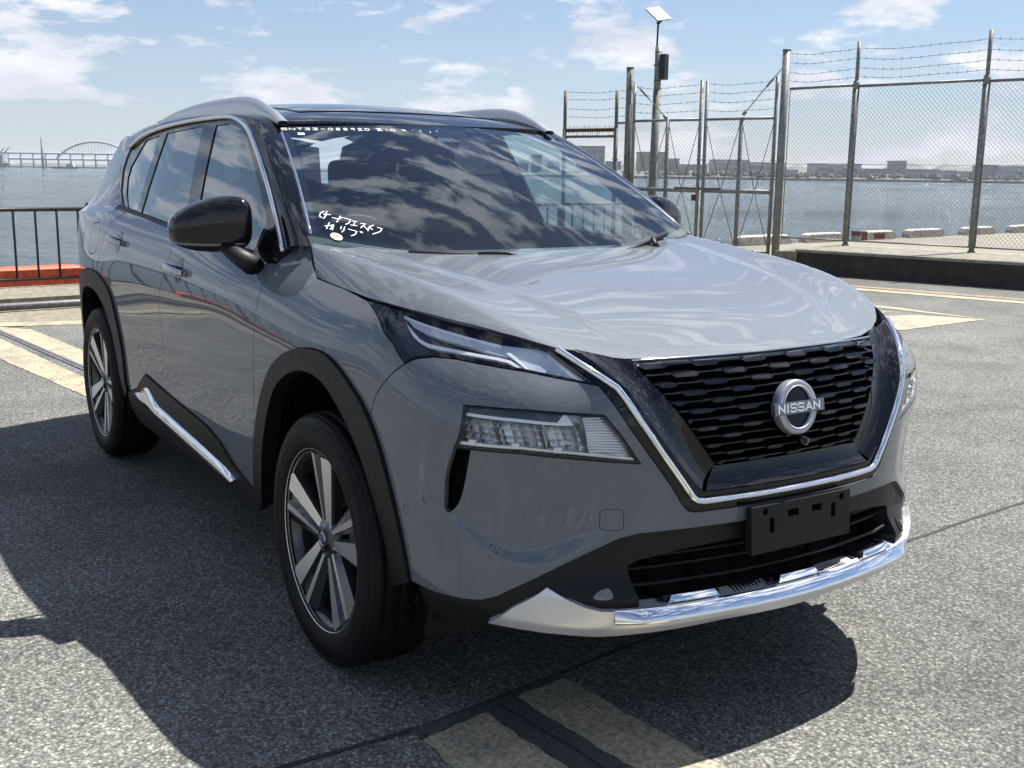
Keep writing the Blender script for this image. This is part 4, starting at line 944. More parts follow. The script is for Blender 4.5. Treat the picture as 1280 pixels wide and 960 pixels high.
    l2 = [(.730,.977),(.700,.953),(.682,.936),(.690,.933),(.712,.953),(.742,.976)]
    panel('light_strip', BODY, B(l2), 'lamp_white', ur, off=-.010, depth=.010, gap=0, res=.015)
    edge = [(1.035,1.036),(.955,1.024),(.75,.992),(.75,.986),(.955,1.019),(1.038,1.031)]
    panel('light_strip', BODY, B(edge), 'lamp_white', ur, off=-.011, depth=.008, gap=0, res=.015)
    tip = [(.640,.987),(.628,.985),(.556,.915),(.584,.920)]
    panel('reflector', BODY, B(tip), 'reflector', ur, off=-.016, depth=.006, gap=0, res=.01)
# ---- grille surround
hv = VOUT+[]; hl_ = VLIP
sur = panel('grille_surround', BODY, VOUT+[(-u, v) for u, v in VOUT[::-1][1:]]+[(-u, v) for u, v in VLIP[:-1]]+[(0, .648)]+VLIP[::-1][1:], 'gloss_black', car, depth=.015, gap=.0015, off=-.003)
def sweep_on(name, pts, wid, hgt, mat, par, surf, off=0.0, n=8):
    """half-round moulding following a polyline on a surface, both sides of the car"""
    full = pts+[(-u, v) for u, v in pts[::-1][1:]]
    full = dens(full, .02, closed=False); A = np.array(full); P = surf(A[:, 0], A[:, 1]); NN = normals(surf, A[:, 0], A[:, 1])
    rows = []
    for i in range(len(P)):
        t = P[min(i+1, len(P)-1)]-P[max(i-1, 0)]; t /= np.linalg.norm(t)+1e-9; s = np.cross(t, NN[i])
        rows.append([P[i]+s*wid*math.cos(a)+NN[i]*(off+hgt*math.sin(a)) for a in np.linspace(0, math.pi, n)])
    q = MB(); q.grid(rows); return q.build(name, mat, par)
sweep_on('chrome_strip', VCHR, .0085, .010, 'chrome', sur, BODY)
# sloping inner faces between the lip and the mesh
MESH_SIDE = rs([(.418,.953),(.405,.928),(.244,.702)], 12); MESH_BOT = [(.246,.702),(0,.702)]
for g in (1, -1):
    lip = rs([p for p in VLIP if p[0] >= .28][:7], 12); A = BODY(lip[:, 0]*g, lip[:, 1])-np.array([.004, 0, 0]); Mp = GR(-MESH_SIDE[:, 0]*g, MESH_SIDE[:, 1])
    rows = [A+(Mp-A)*t+np.array([-.012*math.sin(math.pi*t), 0, 0]) for t in np.linspace(0, 1, 5)]
    strip('inner_frame', rows, 'gloss_black', sur)
lipb = np.array([(u, .6485) for u in np.linspace(-.285, .285, 24)]); A = BODY(lipb[:, 0], lipb[:, 1])-np.array([.004, 0, 0])
yb = np.linspace(.248, -.248, 24); Mp = GR(yb, np.full(24, .702))
strip('inner_frame', [A, A*.55+Mp*.45+np.array([-.006, 0, -.004]), Mp], 'gloss_black', sur)
# mesh: rows of thin bars carrying staggered lozenge blocks
gr = MB(); zz = np.linspace(.655, .962, 12); yy = np.linspace(-.47, .47, 30)
gr.grid([[tuple(p-np.array([.045, 0, 0])) for p in GR(yy, np.full(30, z))] for z in zz]); gro = gr.build('grille', 'dark_void', car)
def mesh_half(z): return float(np.interp(z, [.702,.928,.953], [.244,.405,.418]))-.002
NR = 12
for k in range(NR):
    z = .711+.0210*k; hw = mesh_half(z); q = MB()
    ys = np.linspace(-hw, hw, 40); th = .0026
    P = GR(ys, np.full(40, z))
    prof = [(-.030,-th*2.2),(.0,-th),(.003,0),(.0,th),(-.030,th*2.2)]
    q.grid([[tuple(P[i]+np.array([a, 0, b])) for i in range(40)] for a, b in prof])
    pitch = .150*(.84+.16*k/(NR-1)); n0 = int(hw/pitch)+2
    for j in range(-n0, n0+1):
        yc = (j+(.5 if k % 2 else 0))*pitch; hl2 = .028+.014*k/NR; hh = .0036+.0024*k/NR
        a, b = max(yc-hl2, -hw), min(yc+hl2, hw)
        if b-a < .012: continue
        if abs(yc) < .075 and abs(z-.826) < .066: continue
        p = [(a, 0), (a+.012, hh), (b-.012, hh), (b, 0), (b-.012, -hh), (a+.012, -hh)]
        def fq(y_, dz, lv, z=z):
            c = GR([y_], [z+dz])[0]; return (c[0]+lv+(0.004 if lv > 0 else 0)-abs(dz)*.12, c[1], c[2])
        q.prism(p, -.028, .006, fq)
    q.build('grille_bar', 'gloss_black', gro)
# chrome lip under the bonnet edge
tp = np.linspace(-.42, .42, 30); P = GR(tp, np.full(30, .9545)); q = MB(); q.tube([tuple(p+np.array([.004, 0, .0015])) for p in P], .0028, 6); q.build('chrome_lip', 'trim_silver', sur)
# ---- emblem
EC = np.array([.918, 0, .826]); em = MB()
nx = Vector((.985, 0, .17)).normalized(); ny = Vector((0, 1, 0)); nz = nx.cross(ny)*1
def E3(y, z, d): p = Vector(EC)+ny*y+nz*z+nx*d; return (p.x, p.y, p.z)
em.prism([(.060*math.cos(a), .062*math.sin(a)) for a in np.linspace(0, 2*math.pi, 41)[:-1]], -.03, -.003, E3); emo = em.build('emblem', 'badge_blue', car)
q = MB(); n = 64
rows = [[E3((rr)*math.cos(a), rr*1.04*math.sin(a), d) for a in np.linspace(0, 2*math.pi, n+1)] for rr, d in ((.066,-.02),(.066,.001),(.064,.005),(.055,.0065),(.0525,.003),(.0525,-.006))]
q.grid(rows); q.build('emblem_ring', 'badge_grey', emo)
q = MB(); q.grid([[E3(rr*math.cos(a), rr*1.04*math.sin(a), d) for a in np.linspace(0, 2*math.pi, n+1)] for rr, d in ((.0530,.0066),(.0520,.0080),(.0500,.0066),(.0500,-.004))]); q.build('emblem_edge', 'lamp_white', emo)
q = MB(); q.prism([(-.086,-.0150),(.086,-.0150),(.086,.0150),(-.086,.0150)], -.004, .0095, E3); q.build('emblem_bar', 'badge_bar', emo)
GLY = {'N': [[(0,0),(0,1),(1,0),(1,1)]], 'I': [[(.5,0),(.5,1)]], 'S': [[(1,.9),(.85,1),(.15,1),(0,.88),(0,.62),(.15,.5),(.85,.5),(1,.38),(1,.12),(.85,0),(.15,0),(0,.1)]], 'A': [[(0,0),(.5,1),(1,0)],[(.2,.33),(.8,.33)]],
 'T': [[(0,1),(1,1)],[(.5,1),(.5,0)]], '3': [[(0,1),(.9,.95),(.35,.6),(.9,.4),(.75,.05),(0,.05)]], '-': [[(.1,.5),(.9,.5)]], '0': [[(.5,1),(.05,.7),(.1,.2),(.5,0),(.9,.3),(.9,.75),(.5,1)]], '8': [[(.85,.9),(.4,1),(.15,.75),(.85,.35),(.6,0),(.15,.1),(.3,.45),(.85,.9)]],
 '9': [[(.85,.65),(.3,.55),(.2,.85),(.6,1),(.85,.7),(.7,0)]], '2': [[(.1,.8),(.5,1),(.85,.75),(.1,.05),(.95,.05)]]}
def ribbon(q, pts, w, f, d0, d1):
    """flat stroke: each segment a small prism; f(a,b,level)"""
    for i in range(len(pts)-1):
        (a, b), (c, d) = pts[i], pts[i+1]; l = math.hypot(c-a, d-b)
        if l < 1e-9: continue
        ux, uy = (c-a)/l*w*.5, (d-b)/l*w*.5; n_ = (-uy, ux)
        q.prism([(a-ux-n_[0], b-uy-n_[1]), (c+ux-n_[0], d+uy-n_[1]), (c+ux+n_[0], d+uy+n_[1]), (a-ux+n_[0], b-uy+n_[1])], d0, d1, f)
q = MB()
for i, ch in enumerate('NISSAN'):
    c0 = [-.0735,-.0465,-.0325,-.0065,.0195,.0485][i]; cw = [.0195,.006,.0185,.0185,.0215,.0195][i]
    for st in GLY[ch]: ribbon(q, [(c0+cw*a, -.0090+.018*b) for a, b in st], .0036, lambda a, b, l: E3(a, b, l), .0094, .0112)
q.build('emblem_letters', 'lamp_white', emo)
q = MB(); c = E3(.012, -.082, .0); q.tube([(c[0]-.02, c[1], c[2]), (c[0]+.012, c[1], c[2]-.004)], .011, 16); q.tube([(c[0]+.011, c[1], c[2]-.004), (c[0]+.015, c[1], c[2]-.0045)], .006, 12); q.build('front_camera', 'gloss_black', emo)
# ---- lower valance, lower grille, fog lamps
LG = [(.476,.474),(.45,.488),(.347,.503),(.2,.512),(0,.514)]; LGB = [(.469,.380),(.2,.384),(0,.384)]
lgo = LG+[(-u, v) for u, v in LG[::-1][1:]]+[(-u, v) for u, v in LGB]+LGB[::-1][1:]
val = [(1.062,.372)]+[(u, v+.022) for u, v in BLOW[1:]]; val = val+[(-u, v) for u, v in val[::-1][1:]]+[(-1.075,.30),(-1.02,.262),(-.80,.285),(-.6,.318),(0,.325),(.6,.318),(.80,.285),(1.02,.262),(1.075,.30)]
vo = panel('lower_valance', SKID, val, 'black_plastic', car, holes=[lgo], off=-.012, depth=.06, gap=.002, hole_gap=0, res=.025)
lgr = MB(); uu = np.linspace(-.56, .56, 30)
lgr.grid([[tuple(p) for p in SKID(uu, np.full(30, z))-np.array([.12, 0, 0])] for z in (.34, .45, .54)]); lg = lgr.build('lower_grille', 'dark_void', car)
for z in (.486, .458, .425):
    q = MB(); P = SKID(np.linspace(-.475, .475, 40), np.full(40, z)); q.tube([tuple(p-np.array([.045, 0, 0])) for p in P], .0055, 8, flat=.8); q.build('grille_slat', 'black_plastic', lg)
for yv in (-.38,-.26,-.13,.13,.26,.38):
    q = MB(); c = SKID([yv*1.03], [.44])[0]; q.box((c[0]-.075, c[1], .44), (.012,.003,.065)); q.build('grille_rib', 'dark_void', lg)
for g in (False, True):
    ring = [(.595,.404),(.585,.425),(.555,.444),(.52,.45),(.512,.43),(.515,.405),(.545,.396)]
    fo = smooth([(.578,.413),(.566,.424),(.55,.431),(.534,.434)], .01)+smooth([(.530,.428),(.532,.413),(.552,.407),(.570,.408)], .01)
    panel('fog_bezel', SKID, bd(ring, g), 'black_plastic', vo, off=-.0095, depth=.01, gap=0, res=.015)
    panel('fog_lamp', SKID, bd(fo, g), 'fog_lens', car, off=-.006, depth=.02, gap=0, res=.012)
# ---- silver skid plate, chrome bar and tabs
STOP = [(.817,.326),(.761,.375),(.676,.432),(.641,.41),(.595,.39),(.559,.381),(.52,.380),(.25,.384),(0,.384)]
SBOT = [(0,.318),(.236,.318),(.444,.313),(.55,.309),(.679,.315)]
sk = STOP+[(-u, v) for u, v in STOP[::-1][1:]]+[(-u, v) for u, v in SBOT[::-1]]+SBOT[1:]
sko = panel('skid_plate', SKID, sk, 'satin_silver', car, off=.004, depth=.05, gap=.0, res=.02)
CB = dens([(.528,.366),(.45,.371),(.25,.373),(0,.371)], .02, closed=False); full = CB+[(-u, v) for u, v in CB[::-1][1:]]
A = np.array(full); P = SKID(A[:, 0], A[:, 1]); NN = normals(SKID, A[:, 0], A[:, 1]); rows = []
for i in range(len(P)):
    e = min(1, min(i, len(P)-1-i)/5+.30); up_ = np.array([0, 0, 1.])
    rows.append([P[i]+up_*dz+NN[i]*(.004+o_*e) for dz, o_ in ((.0165,-.002),(.0150,.004),(.0095,.011),(.002,.018),(-.006,.0225),(-.011,.0225),(-.0145,.019),(-.0165,.010),(-.0165,.0))])
q = MB(); q.grid(rows); q.build('chrome_bar', 'chrome', sko)
for uc in (.327, .0, -.327):
    tb = [(uc+.074,.392),(uc+.058,.405),(uc-.062,.405),(uc-.070,.392)]
    panel('chrome_tab', lambda u, v: SKID(u, v)-np.stack([1.0*(np.atleast_1d(v)-.392), 0*np.atleast_1d(v), 0*np.atleast_1d(v)], 1), tb, 'chrome', sko, off=.004, depth=.02, gap=0, res=.02)
    tb2 = [(uc+.088,.386),(uc+.070,.412),(uc-.074,.412),(uc-.086,.386)]
    panel('tab_base', SKID, tb2, 'gloss_black', sko, off=-.022, depth=.03, gap=0, res=.03)
# ---- number-plate carrier
def PLT(y, z):
    y = np.atleast_1d(np.asarray(y, float)); z = np.atleast_1d(np.asarray(z, float)); return np.stack([np.full(len(y), .958)-.07*(z-.54), y, z], 1)
pl = [(-.173,.482),(.175,.482),(.175,.599),(-.173,.599)]
hs = [circ((-.127,.584), .009, 12), circ((.143,.584), .009, 12), [(-.112,.528),(-.096,.528),(-.096,.566),(-.112,.566)], [(.105,.535),(.121,.535),(.121,.572),(.105,.572)], [(-.05,.560),(-.012,.560),(-.012,.578),(-.05,.578)], [(.035,.560),(.070,.560),(.070,.578),(.035,.578)]]
po = panel('plate_carrier', PLT, pl, 'black_plastic', car, holes=hs, depth=.018, gap=0, hole_gap=0, res=.03)
q = MB(); q.box((.936, .001, .54), (.003,.168,.052)); q.box((.925, .001, .54), (.012,.12,.03)); q.build('carrier_back', 'dark_void', po)
# ---- bonnet
HSEAM = [(-.275,1.012),(-.268,1.022),(-.225,1.068),(-.181,1.119),(-.150,1.168),(-.128,1.184),(-.09,1.188),(.036,1.187),(.164,1.188),(.351,1.169),(.505,1.142),(.635,1.098),(.712,1.035),(.752,.988)]
HFR = [(.752,.988),(.784,.915),(.799,.796),(.801,.557),(.805,.297),(.807,0)]
HRE = [(-.275,1.02),(-.245,.94),(-.262,.755),(-.285,.4),(-.285,0)]
hh = HSEAM+HFR[1:]; hfull = hh+[(s, -w) for s, w in hh[::-1][1:]]+[(s, -w) for s, w in HRE[1:]]+HRE[::-1][1:-1]
panel('bonnet', HOOD, hfull, 'paint', car, res=.026, sy=.75, depth=.016, gap=.0015)
# cowl under the windscreen
q = MB(); vv = np.linspace(-1.0, 1.0, 30); P0 = WS(vv, np.full(30, -.055)); P1 = WS(vv, np.full(30, .045))
fr = HOOD(np.interp(np.abs(vv), [0, .5, .9, 1.0], [-.25, -.24, -.21, -.23]), vv*1.0)-np.array([0, 0, .018])
q.grid([[tuple(p) for p in P1-np.array([0, 0, .004])], [tuple(p) for p in P0*.7+fr*.3-np.array([0, 0, .012])], [tuple(p) for p in fr]]); q.build('cowl', 'black_plastic', car)
panel('bonnet_gap_block', HOOD, [(.60,1.10),(.70,1.075),(.765,1.0),(.80,.91),(.812,.7),(.818,0),(.812,-.7),(.80,-.91),(.765,-1.0),(.70,-1.075),(.60,-1.10),(.66,-.8),(.70,0),(.66,.8)], 'gloss_black', car, off=-.016, depth=.02, gap=0, res=.04)  # sheet added under the bonnet edge so sun cannot leak through the gap
# unseen sheet added below the bonnet to keep light out
panel('bonnet_light_shield', HOOD, [(-.30,1.0),(.7,.95),(.75,0),(.7,-.95),(-.30,-1.0)], 'dark_void', car, off=-.05, depth=0, gap=0, res=.08)
# ---- windscreen, roof, pillars
wsf = [(-1,.0),(1,.0),(1,1),(-1,1)]
wo_ = panel('windscreen', WS, wsf, 'windscreen', car, res=.05, depth=0, gap=0, sx=.7)
band = [(-1,0),(1,0),(1,1),(-1,1)]; bin_ = [(-.955,.07),(.955,.07),(.945,.955),(.2,.965),(.16,.90),(-.16,.90),(-.2,.965),(-.945,.955)]
panel('glass_border', WS, band, 'gloss_black', wo_, holes=[bin_], res=.05, off=-.006, depth=0, gap=0, hole_gap=0, sx=.7)
for g in (1, -1):
    q = MB(); q.tube([tuple(p) for p in WS(np.full(20, g*.988), np.linspace(.05, .93, 20))], .0045, 6); q.build('screen_trim', 'trim_silver', wo_)
def roof_poly():
    fr = [(-.962-.105*(y/.585)**2, y) for y in np.linspace(-.585, .585, 17)]
    return fr+[(-2.0,.60),(-2.8,.575),(-3.3,.53),(-3.42,.3),(-3.44,0),(-3.42,-.3),(-3.3,-.53),(-2.8,-.575),(-2.0,-.60)]
ro = panel('roof', ROOF, roof_poly(), 'gloss_black', car, res=.05, depth=.01, gap=0)
panel('sunroof', ROOF, [(-1.22,.44),(-1.20,.2),(-1.195,0),(-1.20,-.2),(-1.22,-.44),(-2.35,-.44),(-2.35,.44)], 'gloss_black', ro, off=.003, depth=.004, gap=.002, res=.06)
DLO = [(-.470,1.140),(-.526,1.190),(-.618,1.261),(-.80,1.378),(-1.013,1.486),(-1.129,1.533),(-1.247,1.562),(-1.402,1.579),(-1.68,1.580),(-1.968,1.574),(-2.29,1.559),(-2.605,1.530),(-2.83,1.480)]
DLOB = [(-2.83,1.480),(-2.86,1.43),(-2.85,1.37),(-2.74,1.275),(-2.60,1.212),(-2.565,1.203)]
def belt_g(x): return float(np.interp(x, [-2.565,-2.124,-1.679,-1.188,-.638,-.45], [1.203,1.183,1.158,1.138,1.115,1.11]))
for g, GH in ((1, GHR), (-1, GHL)):
    # black A-pillar and cant rail: loft from the screen / roof edge to the chrome line
    D = rs(DLO+[(-2.95,1.455)], 60); DB = GH(D[:, 0], D[:, 1])
    up = [WS([g*1.0], [t])[0] for t in np.linspace(-.03, 1, 14)]+[ROOF([x], [-g*np.interp(x, [-2.8,-2.0,-1.1], [.575,.60,.588])])[0] for x in np.linspace(-1.12, -3.1, 26)]
    # matched by station: same fraction of length, corner pinned at the screen top
    ka = rs(up[:14], 24); kb = rs(up[13:], 37); A = np.concatenate([ka[:-1], kb])
    ci = int(np.argmin(np.abs(D[:, 0]+1.10))); da = rs(DB[:ci+1], 24); db = rs(DB[ci:], 37); Bc = np.concatenate([da[:-1], db])
    rows = []
    for t in np.linspace(0, 1, 9):
        out = np.array([0.25, -g*.9, .42]); out /= np.linalg.norm(out)
        rows.append(A*(1-t)+Bc*t+out*(.020*math.sin(math.pi*t)))
    strip('roof_pillar', rows, 'gloss_black', car)
    # chrome window line
    pts = smooth([tuple(p) for p in GH(np.array([p[0] for p in DLO]), np.array([p[1] for p in DLO]))], .03)
    q = MB(); q.tube([(p[0], p[1]-g*.006, p[2]) for p in pts], .0085, 8); q.build('window_chrome', 'trim_silver', car)
    # black frames behind the glass panes
    bl = [(x, belt_g(x)-.02) for x in np.linspace(-2.565, -.52, 14)]
    dl = DLO+DLOB[1:-1]+bl
    gf = [(-1.535,1.553),(-1.374,1.556),(-1.241,1.535),(-1.123,1.496),(-.906,1.377),(-.69,1.235),(-.665,1.20),(-.70,1.10),(-1.36,1.12),(-1.40,1.20)]
    gr_ = [(-2.202,1.536),(-1.70,1.556),(-1.575,1.28),(-1.51,1.13),(-2.215,1.17),(-2.21,1.25)]
    gq = [(-2.56,1.512),(-2.306,1.531),(-2.30,1.26),(-2.305,1.19),(-2.48,1.20),(-2.60,1.26),(-2.69,1.335),(-2.70,1.39)]
    fo = panel('window_frame', GH, dl, 'gloss_black', car, holes=[gf, gr_, gq], res=.04, off=-.006, depth=.012, gap=0, hole_gap=0)
    for gp, mt in ((gf, 'side_glass'), (gr_, 'privacy_glass'), (gq, 'privacy_glass')):
        panel('side_window', GH, gp, mt, car, res=.06, off=-.010, depth=0, gap=-.004)
    # belt moulding between door skin and glass
    us = np.linspace(2.05, 4.09, 50); bz = belt_z(us); A = BODY(us*g, bz-.004); x = 1.524-us; Gp = GH(x, np.array([belt_g(v) for v in x])+.006)
    mid = (A+Gp)/2+np.array([0, -g*.006, .010]); strip('belt_moulding', [A, mid, Gp], 'black_plastic', car)
    # painted C/D pillar
    cp = DLOB+[(-2.75,1.22),(-3.0,1.30),(-3.36,1.32),(-3.32,1.42),(-3.20,1.52),(-3.05,1.545),(-2.90,1.51)]
    panel('rear_pillar', GH, cp, 'paint', car, res=.05, depth=.01, gap=.001)
    # shelf that joins pillar and quarter
    us = np.linspace(4.09, 5.03, 26); zb_ = np.interp(us, [4.09,4.13,4.4,4.7,5.03], [1.193,1.183,1.168,1.163,1.158]); A = BODY(us*g, zb_); xg = np.maximum(1.524-us, -3.36)
    zt_ = np.interp(xg, [-3.36,-2.95,-2.80,-2.66,-2.56], [1.42,1.40,1.30,1.225,1.205]); Gp = GH(xg, zt_)+np.array([0, -g*.001, 0]); Cc = GH(xg, np.minimum(zt_, zb_+.035+0*zt_)); Cc[:, 1] -= g*.012
    strip('shoulder', [A*(1-t)**2+2*t*(1-t)*Cc+t*t*Gp for t in np.linspace(0, 1, 9)], 'paint', car)
    # mirror patch
    mp = [(-.50,1.150),(-.52,1.185),(-.665,1.20),(-.70,1.105),(-.60,1.09),(-.50,1.10)]
    panel('mirror_patch', GH, mp, 'gloss_black', car, off=.004, depth=.012, gap=0, res=.04)
    # roof rail: a fin on the roof
    xs = np.concatenate([np.linspace(-1.035, -1.45, 14), np.linspace(-1.5, -2.4, 14), np.linspace(-2.45, -2.66, 6)])
    top = np.interp(xs, [-2.66,-2.55,-2.35,-2.086,-1.8,-1.5,-1.38,-1.276,-1.14,-1.005], [1.585,1.614,1.636,1.651,1.660,1.660,1.655,1.640,1.600,1.544])
    yo = np.interp(xs, [-3.0,-2.0,-1.3,-1.005], [.545,.575,.572,.572])
    q = MB(); secs = []
    for i, xx in enumerate(xs):
        zr = ROOF([xx], [yo[i]])[0][2]; w = .022; zt = max(top[i], zr+.004); zb = zr-.006
        secs.append([(xx, -g*(yo[i]+a), zb+(zt-zb)*b) for a, b in ((w*.9,0),(w,.5),(w*.75,.85),(w*.2,1),(-w*.3,1),(-w*.8,.85),(-w,.5),(-w*.9,0),(w*.9,0))])
    q.grid(secs); q.build('roof_rail', 'rail_silver', car)
# rear closure: tailgate glass and spoiler
q = MB(); ys = np.linspace(-.62, .62, 12)
q.grid([[(-3.43+.25*(abs(y)/.62)**3*.3, y*.86, 1.56-.05*(y/.62)**2) for y in ys], [(-3.60, y*1.05, 1.22) for y in ys]]); q.build('rear_window', 'privacy_glass', car)
q = MB(); q.grid([[(-3.40, y*.85, 1.585-.05*(y/.62)**2) for y in ys], [(-3.56, y*.85, 1.555-.05*(y/.62)**2) for y in ys], [(-3.54, y*.85, 1.535-.05*(y/.62)**2) for y in ys], [(-3.40, y*.85, 1.545-.05*(y/.62)**2) for y in ys]]); q.build('spoiler', 'gloss_black', car)
# underbody
q = MB(); q.box((-1.4, 0, .32), (1.95,.60,.07)); q.build('underbody', 'dark_void', car)
q = MB(); q.box((.60, 0, .60), (.12,.60,.29)); q.box((.40, 0, .62), (.3,.50,.33)); q.box((.67, 0, .62), (.09,.54,.285)); q.build('nose_light_block', 'dark_void', car)  # unseen boxes added inside the nose to stop sunlight leaking to the ground
# ---- wheels
def wheel(pos, side):
    """side +1: right-hand wheel, outboard = -y"""
    RT, RR = .363, .250
    K = 1.04
    barrel = MB()
    barrel.lathe([(r_*K, a_) for r_, a_ in ((.238,-.098),(.248,-.100),(.2535,-.104),(.2535,-.099),(.245,-.094),(.236,-.085),(.228,-.06),(.225,.09),(.24,.10))], 72, mi=0)
    barrel.lathe([(.10,-.02),(.232,-.01)], 48, mi=0)
    w = barrel.build('wheel', 'rim_black', car)
    t = MB(); prof = [(.255,-.100),(.268,-.110),(.290,-.1165),(.312,-.117),(.333,-.112),(.347,-.104),(.355,-.095),(.359,-.088)]
    for a, b in ((-.072,-.061),(-.030,-.019),(.019,.030),(.061,.072)):
        prof += [(.3615,a),(.354,a+.0015),(.354,b-.0015),(.3620,b)]
    prof += [(.359,.088),(.347,.104),(.312,.117),(.268,.110),(.255,.10)]
    t.lathe(prof, 96, mi=0)
    for k in range(84):   # shoulder sipes: raised little blocks make the tread edge uneven
        a = 2*math.pi*k/84
        for y0, y1, r0 in ((-.1035,-.0745,.3555),(.0745,.1035,.3555)):
            q = [(math.cos(a+d)*r, y, math.sin(a+d)*r) for d in (0,.046) for (r, y) in ((r0-.008, y0), (r0+.0062 if abs(y1) < abs(y0) else r0, y1), (.362, y1 if abs(y1) < abs(y0) else y0), (r0-.002, y0 if abs(y0) > abs(y1) else y1))]
        c, s_ = math.cos(a), math.sin(a)
        for (ya, yb, sk) in ((-.101,-.074,.02),(-.059,-.032,.03),(-.017,.017,.0),(.032,.059,-.03),(.074,.101,-.02)):
            rr = .3628 if abs(ya) < .1 and abs(yb) < .1 else .3605
            ang = (0, .052)
            vs = []
            for d, yy in ((0, ya), (.052, ya), (.052+sk, yb), (sk, yb)):
                r_ = rr-.0075*sst(.078, .104, abs(yy))[()] if True else rr
                vs.append((math.cos(a+d)*float(r_), yy, math.sin(a+d)*float(r_)))
            t.add(vs, [(0, 1, 2, 3)])
    for k in range(150):   # fine radial serration on the sidewall, in two arcs
        if (k % 75) > 46: continue
        a = 2*math.pi*k/150; t.add([(math.cos(a+d)*r_, y_, math.sin(a+d)*r_) for d, r_, y_ in ((0,.303,-.1176),(.016,.303,-.1186),(.016,.330,-.1146),(0,.330,-.1134))], [(0,1,2,3)])
    t.lathe([(.296,-.1172),(.298,-.1185),(.300,-.1172)], 96); t.lathe([(.335,-.1105),(.3365,-.1120),(.338,-.1100)], 96)
    t.build('tyre', 'rubber', w)
    rl = MB(); rl.lathe([(r_*K, a_) for r_, a_ in ((.2495,-.1030),(.2508,-.1052),(.2530,-.1050),(.2530,-.1015))], 72); rl.build('rim_lip', 'machined', w)
    SD = [0.0]
    for k in range(5):
        a0 = R(90+72*k+4); sp = MB()
        for sgn in (-1, 1):
            ci, co_ = .0190*sgn, .050*sgn; wi, wo2 = .0170, .0400
            def depth(r): return -.083-.019*(r-.045)/.2
            def P3(r, tq, dd): 
                return (math.cos(a0)*r-math.sin(a0)*tq, float(depth(r))+dd, math.sin(a0)*r+math.cos(a0)*tq)
            rsn = np.linspace(.045, .2505, 9); vs = []
            for r_ in rsn:
                f_ = (r_-.045)/.2055; c = ci+(co_-ci)*f_; wd = wi+(wo2-wi)*f_; rr = math.sqrt(max(1e-6, r_**2-(c*(f_ > .9))**2))
                inner, outer_ = c-sgn*wd, c+sgn*wd
                if sgn < 0: vs.append([P3(rr, inner, .034), P3(rr, inner, .014), P3(rr, inner+sgn*wd*.30, 0), P3(rr, outer_-sgn*.002, 0.003), P3(rr, outer_, .012), P3(rr, outer_, .034)])
                else: vs.append([P3(rr, inner, .034), P3(rr, inner, .014), P3(rr, inner+sgn*wd*.40, 0), P3(rr, inner+sgn*wd*.95, .001), P3(rr, outer_, .014), P3(rr, outer_, .034)])
            b = len(sp.v)
            for i in range(8):
                for j in range(5):
                    sp.add([vs[i][j], vs[i][j+1], vs[i+1][j+1], vs[i+1][j]], [(0,1,2,3)], 1 if j == 2 else 0)
            # web joining the pair near the rim
        sp.add([P3(.17, -.03, .012), P3(.17, .03, .012), P3(.238, .046, .010), P3(.238, -.046, .010)], [(0,1,2,3)], 0)
        sp.build('spoke', ['rim_black', 'machined'], w)
    hb = MB(); hb.lathe([(.064,-.055),(.062,-.078),(.052,-.084),(.034,-.086),(.033,-.090)], 40); hb.build('hub', 'rim_black', w)
    cp = MB(); cp.lathe([(.033,-.088),(.031,-.093),(.0,-.094)], 32); cpo = cp.build('hub_cap', 'gloss_black', w)
    em2 = MB(); em2.lathe([(.021,-.0938),(.0205,-.0955),(.0165,-.0955),(.016,-.0938)], 32); em2.box((0,-.0950,0), (.025,.0012,.0045)); em2.build('cap_emblem', 'trim_silver', cpo)
    nt_ = MB()
    for k in range(5):
        a = R(90+72*k+40); nt_.tube([(.048*math.cos(a), -.06, .048*math.sin(a)), (.048*math.cos(a), -.083, .048*math.sin(a))], .0095, 6)
    nt_.build('wheel_nuts', 'trim_silver', w)
    dk = MB(); dk.lathe([(.08,-.012),(.158,-.012),(.158,.012),(.08,.012)], 48); dk.build('brake_disc', 'disc', w)
    cl = MB(); cl.box((-.12, 0, .085), (.045,.035,.06)); cl.build('brake_caliper', 'dark_void', w)
    w.location = pos; w.rotation_euler = (0, 0, 0 if side > 0 else math.pi)
    return w
def copy_tree(o, parent):
    c = o.copy(); COL.objects.link(c); c.parent = parent
    for ch in list(o.children): copy_tree(ch, c)
    return c
w0 = wheel((0, -.790, .361), 1)
for pos, s_ in (((-2.705, -.790, .361), 1), ((0, .790, .361), -1), ((-2.705, .790, .361), -1)):
    c = copy_tree(w0, car); c.location = pos; c.rotation_euler = (0, R(23 if s_ > 0 else 50), 0 if s_ > 0 else math.pi)
w0.rotation_euler = (0, R(3), 0)
# wheel wells
for xc in (-.02, -2.70):
    for g in (1, -1):
        q = MB(); n = 28; rows = []
        for yy in (.825, .60, .52):
            rows.append([(xc+.485*math.cos(a), -g*yy, .37+.475*math.sin(a)) for a in np.linspace(-.35, math.pi+.35, n)])
        q.grid(rows); q.add([(xc+.485*math.cos(a), -g*.52, .37+.475*math.sin(a)) for a in np.linspace(-.35, math.pi+.35, n)], [tuple(range(n))]); q.build('wheel_well', 'dark_void', car)
# small deflector ahead of the front tyre
for g in (1, -1):
    q = MB(); q.prism([(.43,.225),(.475,.225),(.50,.34),(.45,.34)], -.80*g, -.66*g, lambda a, b, l: (a, l, b)); q.build('air_deflector', 'black_plastic', car)
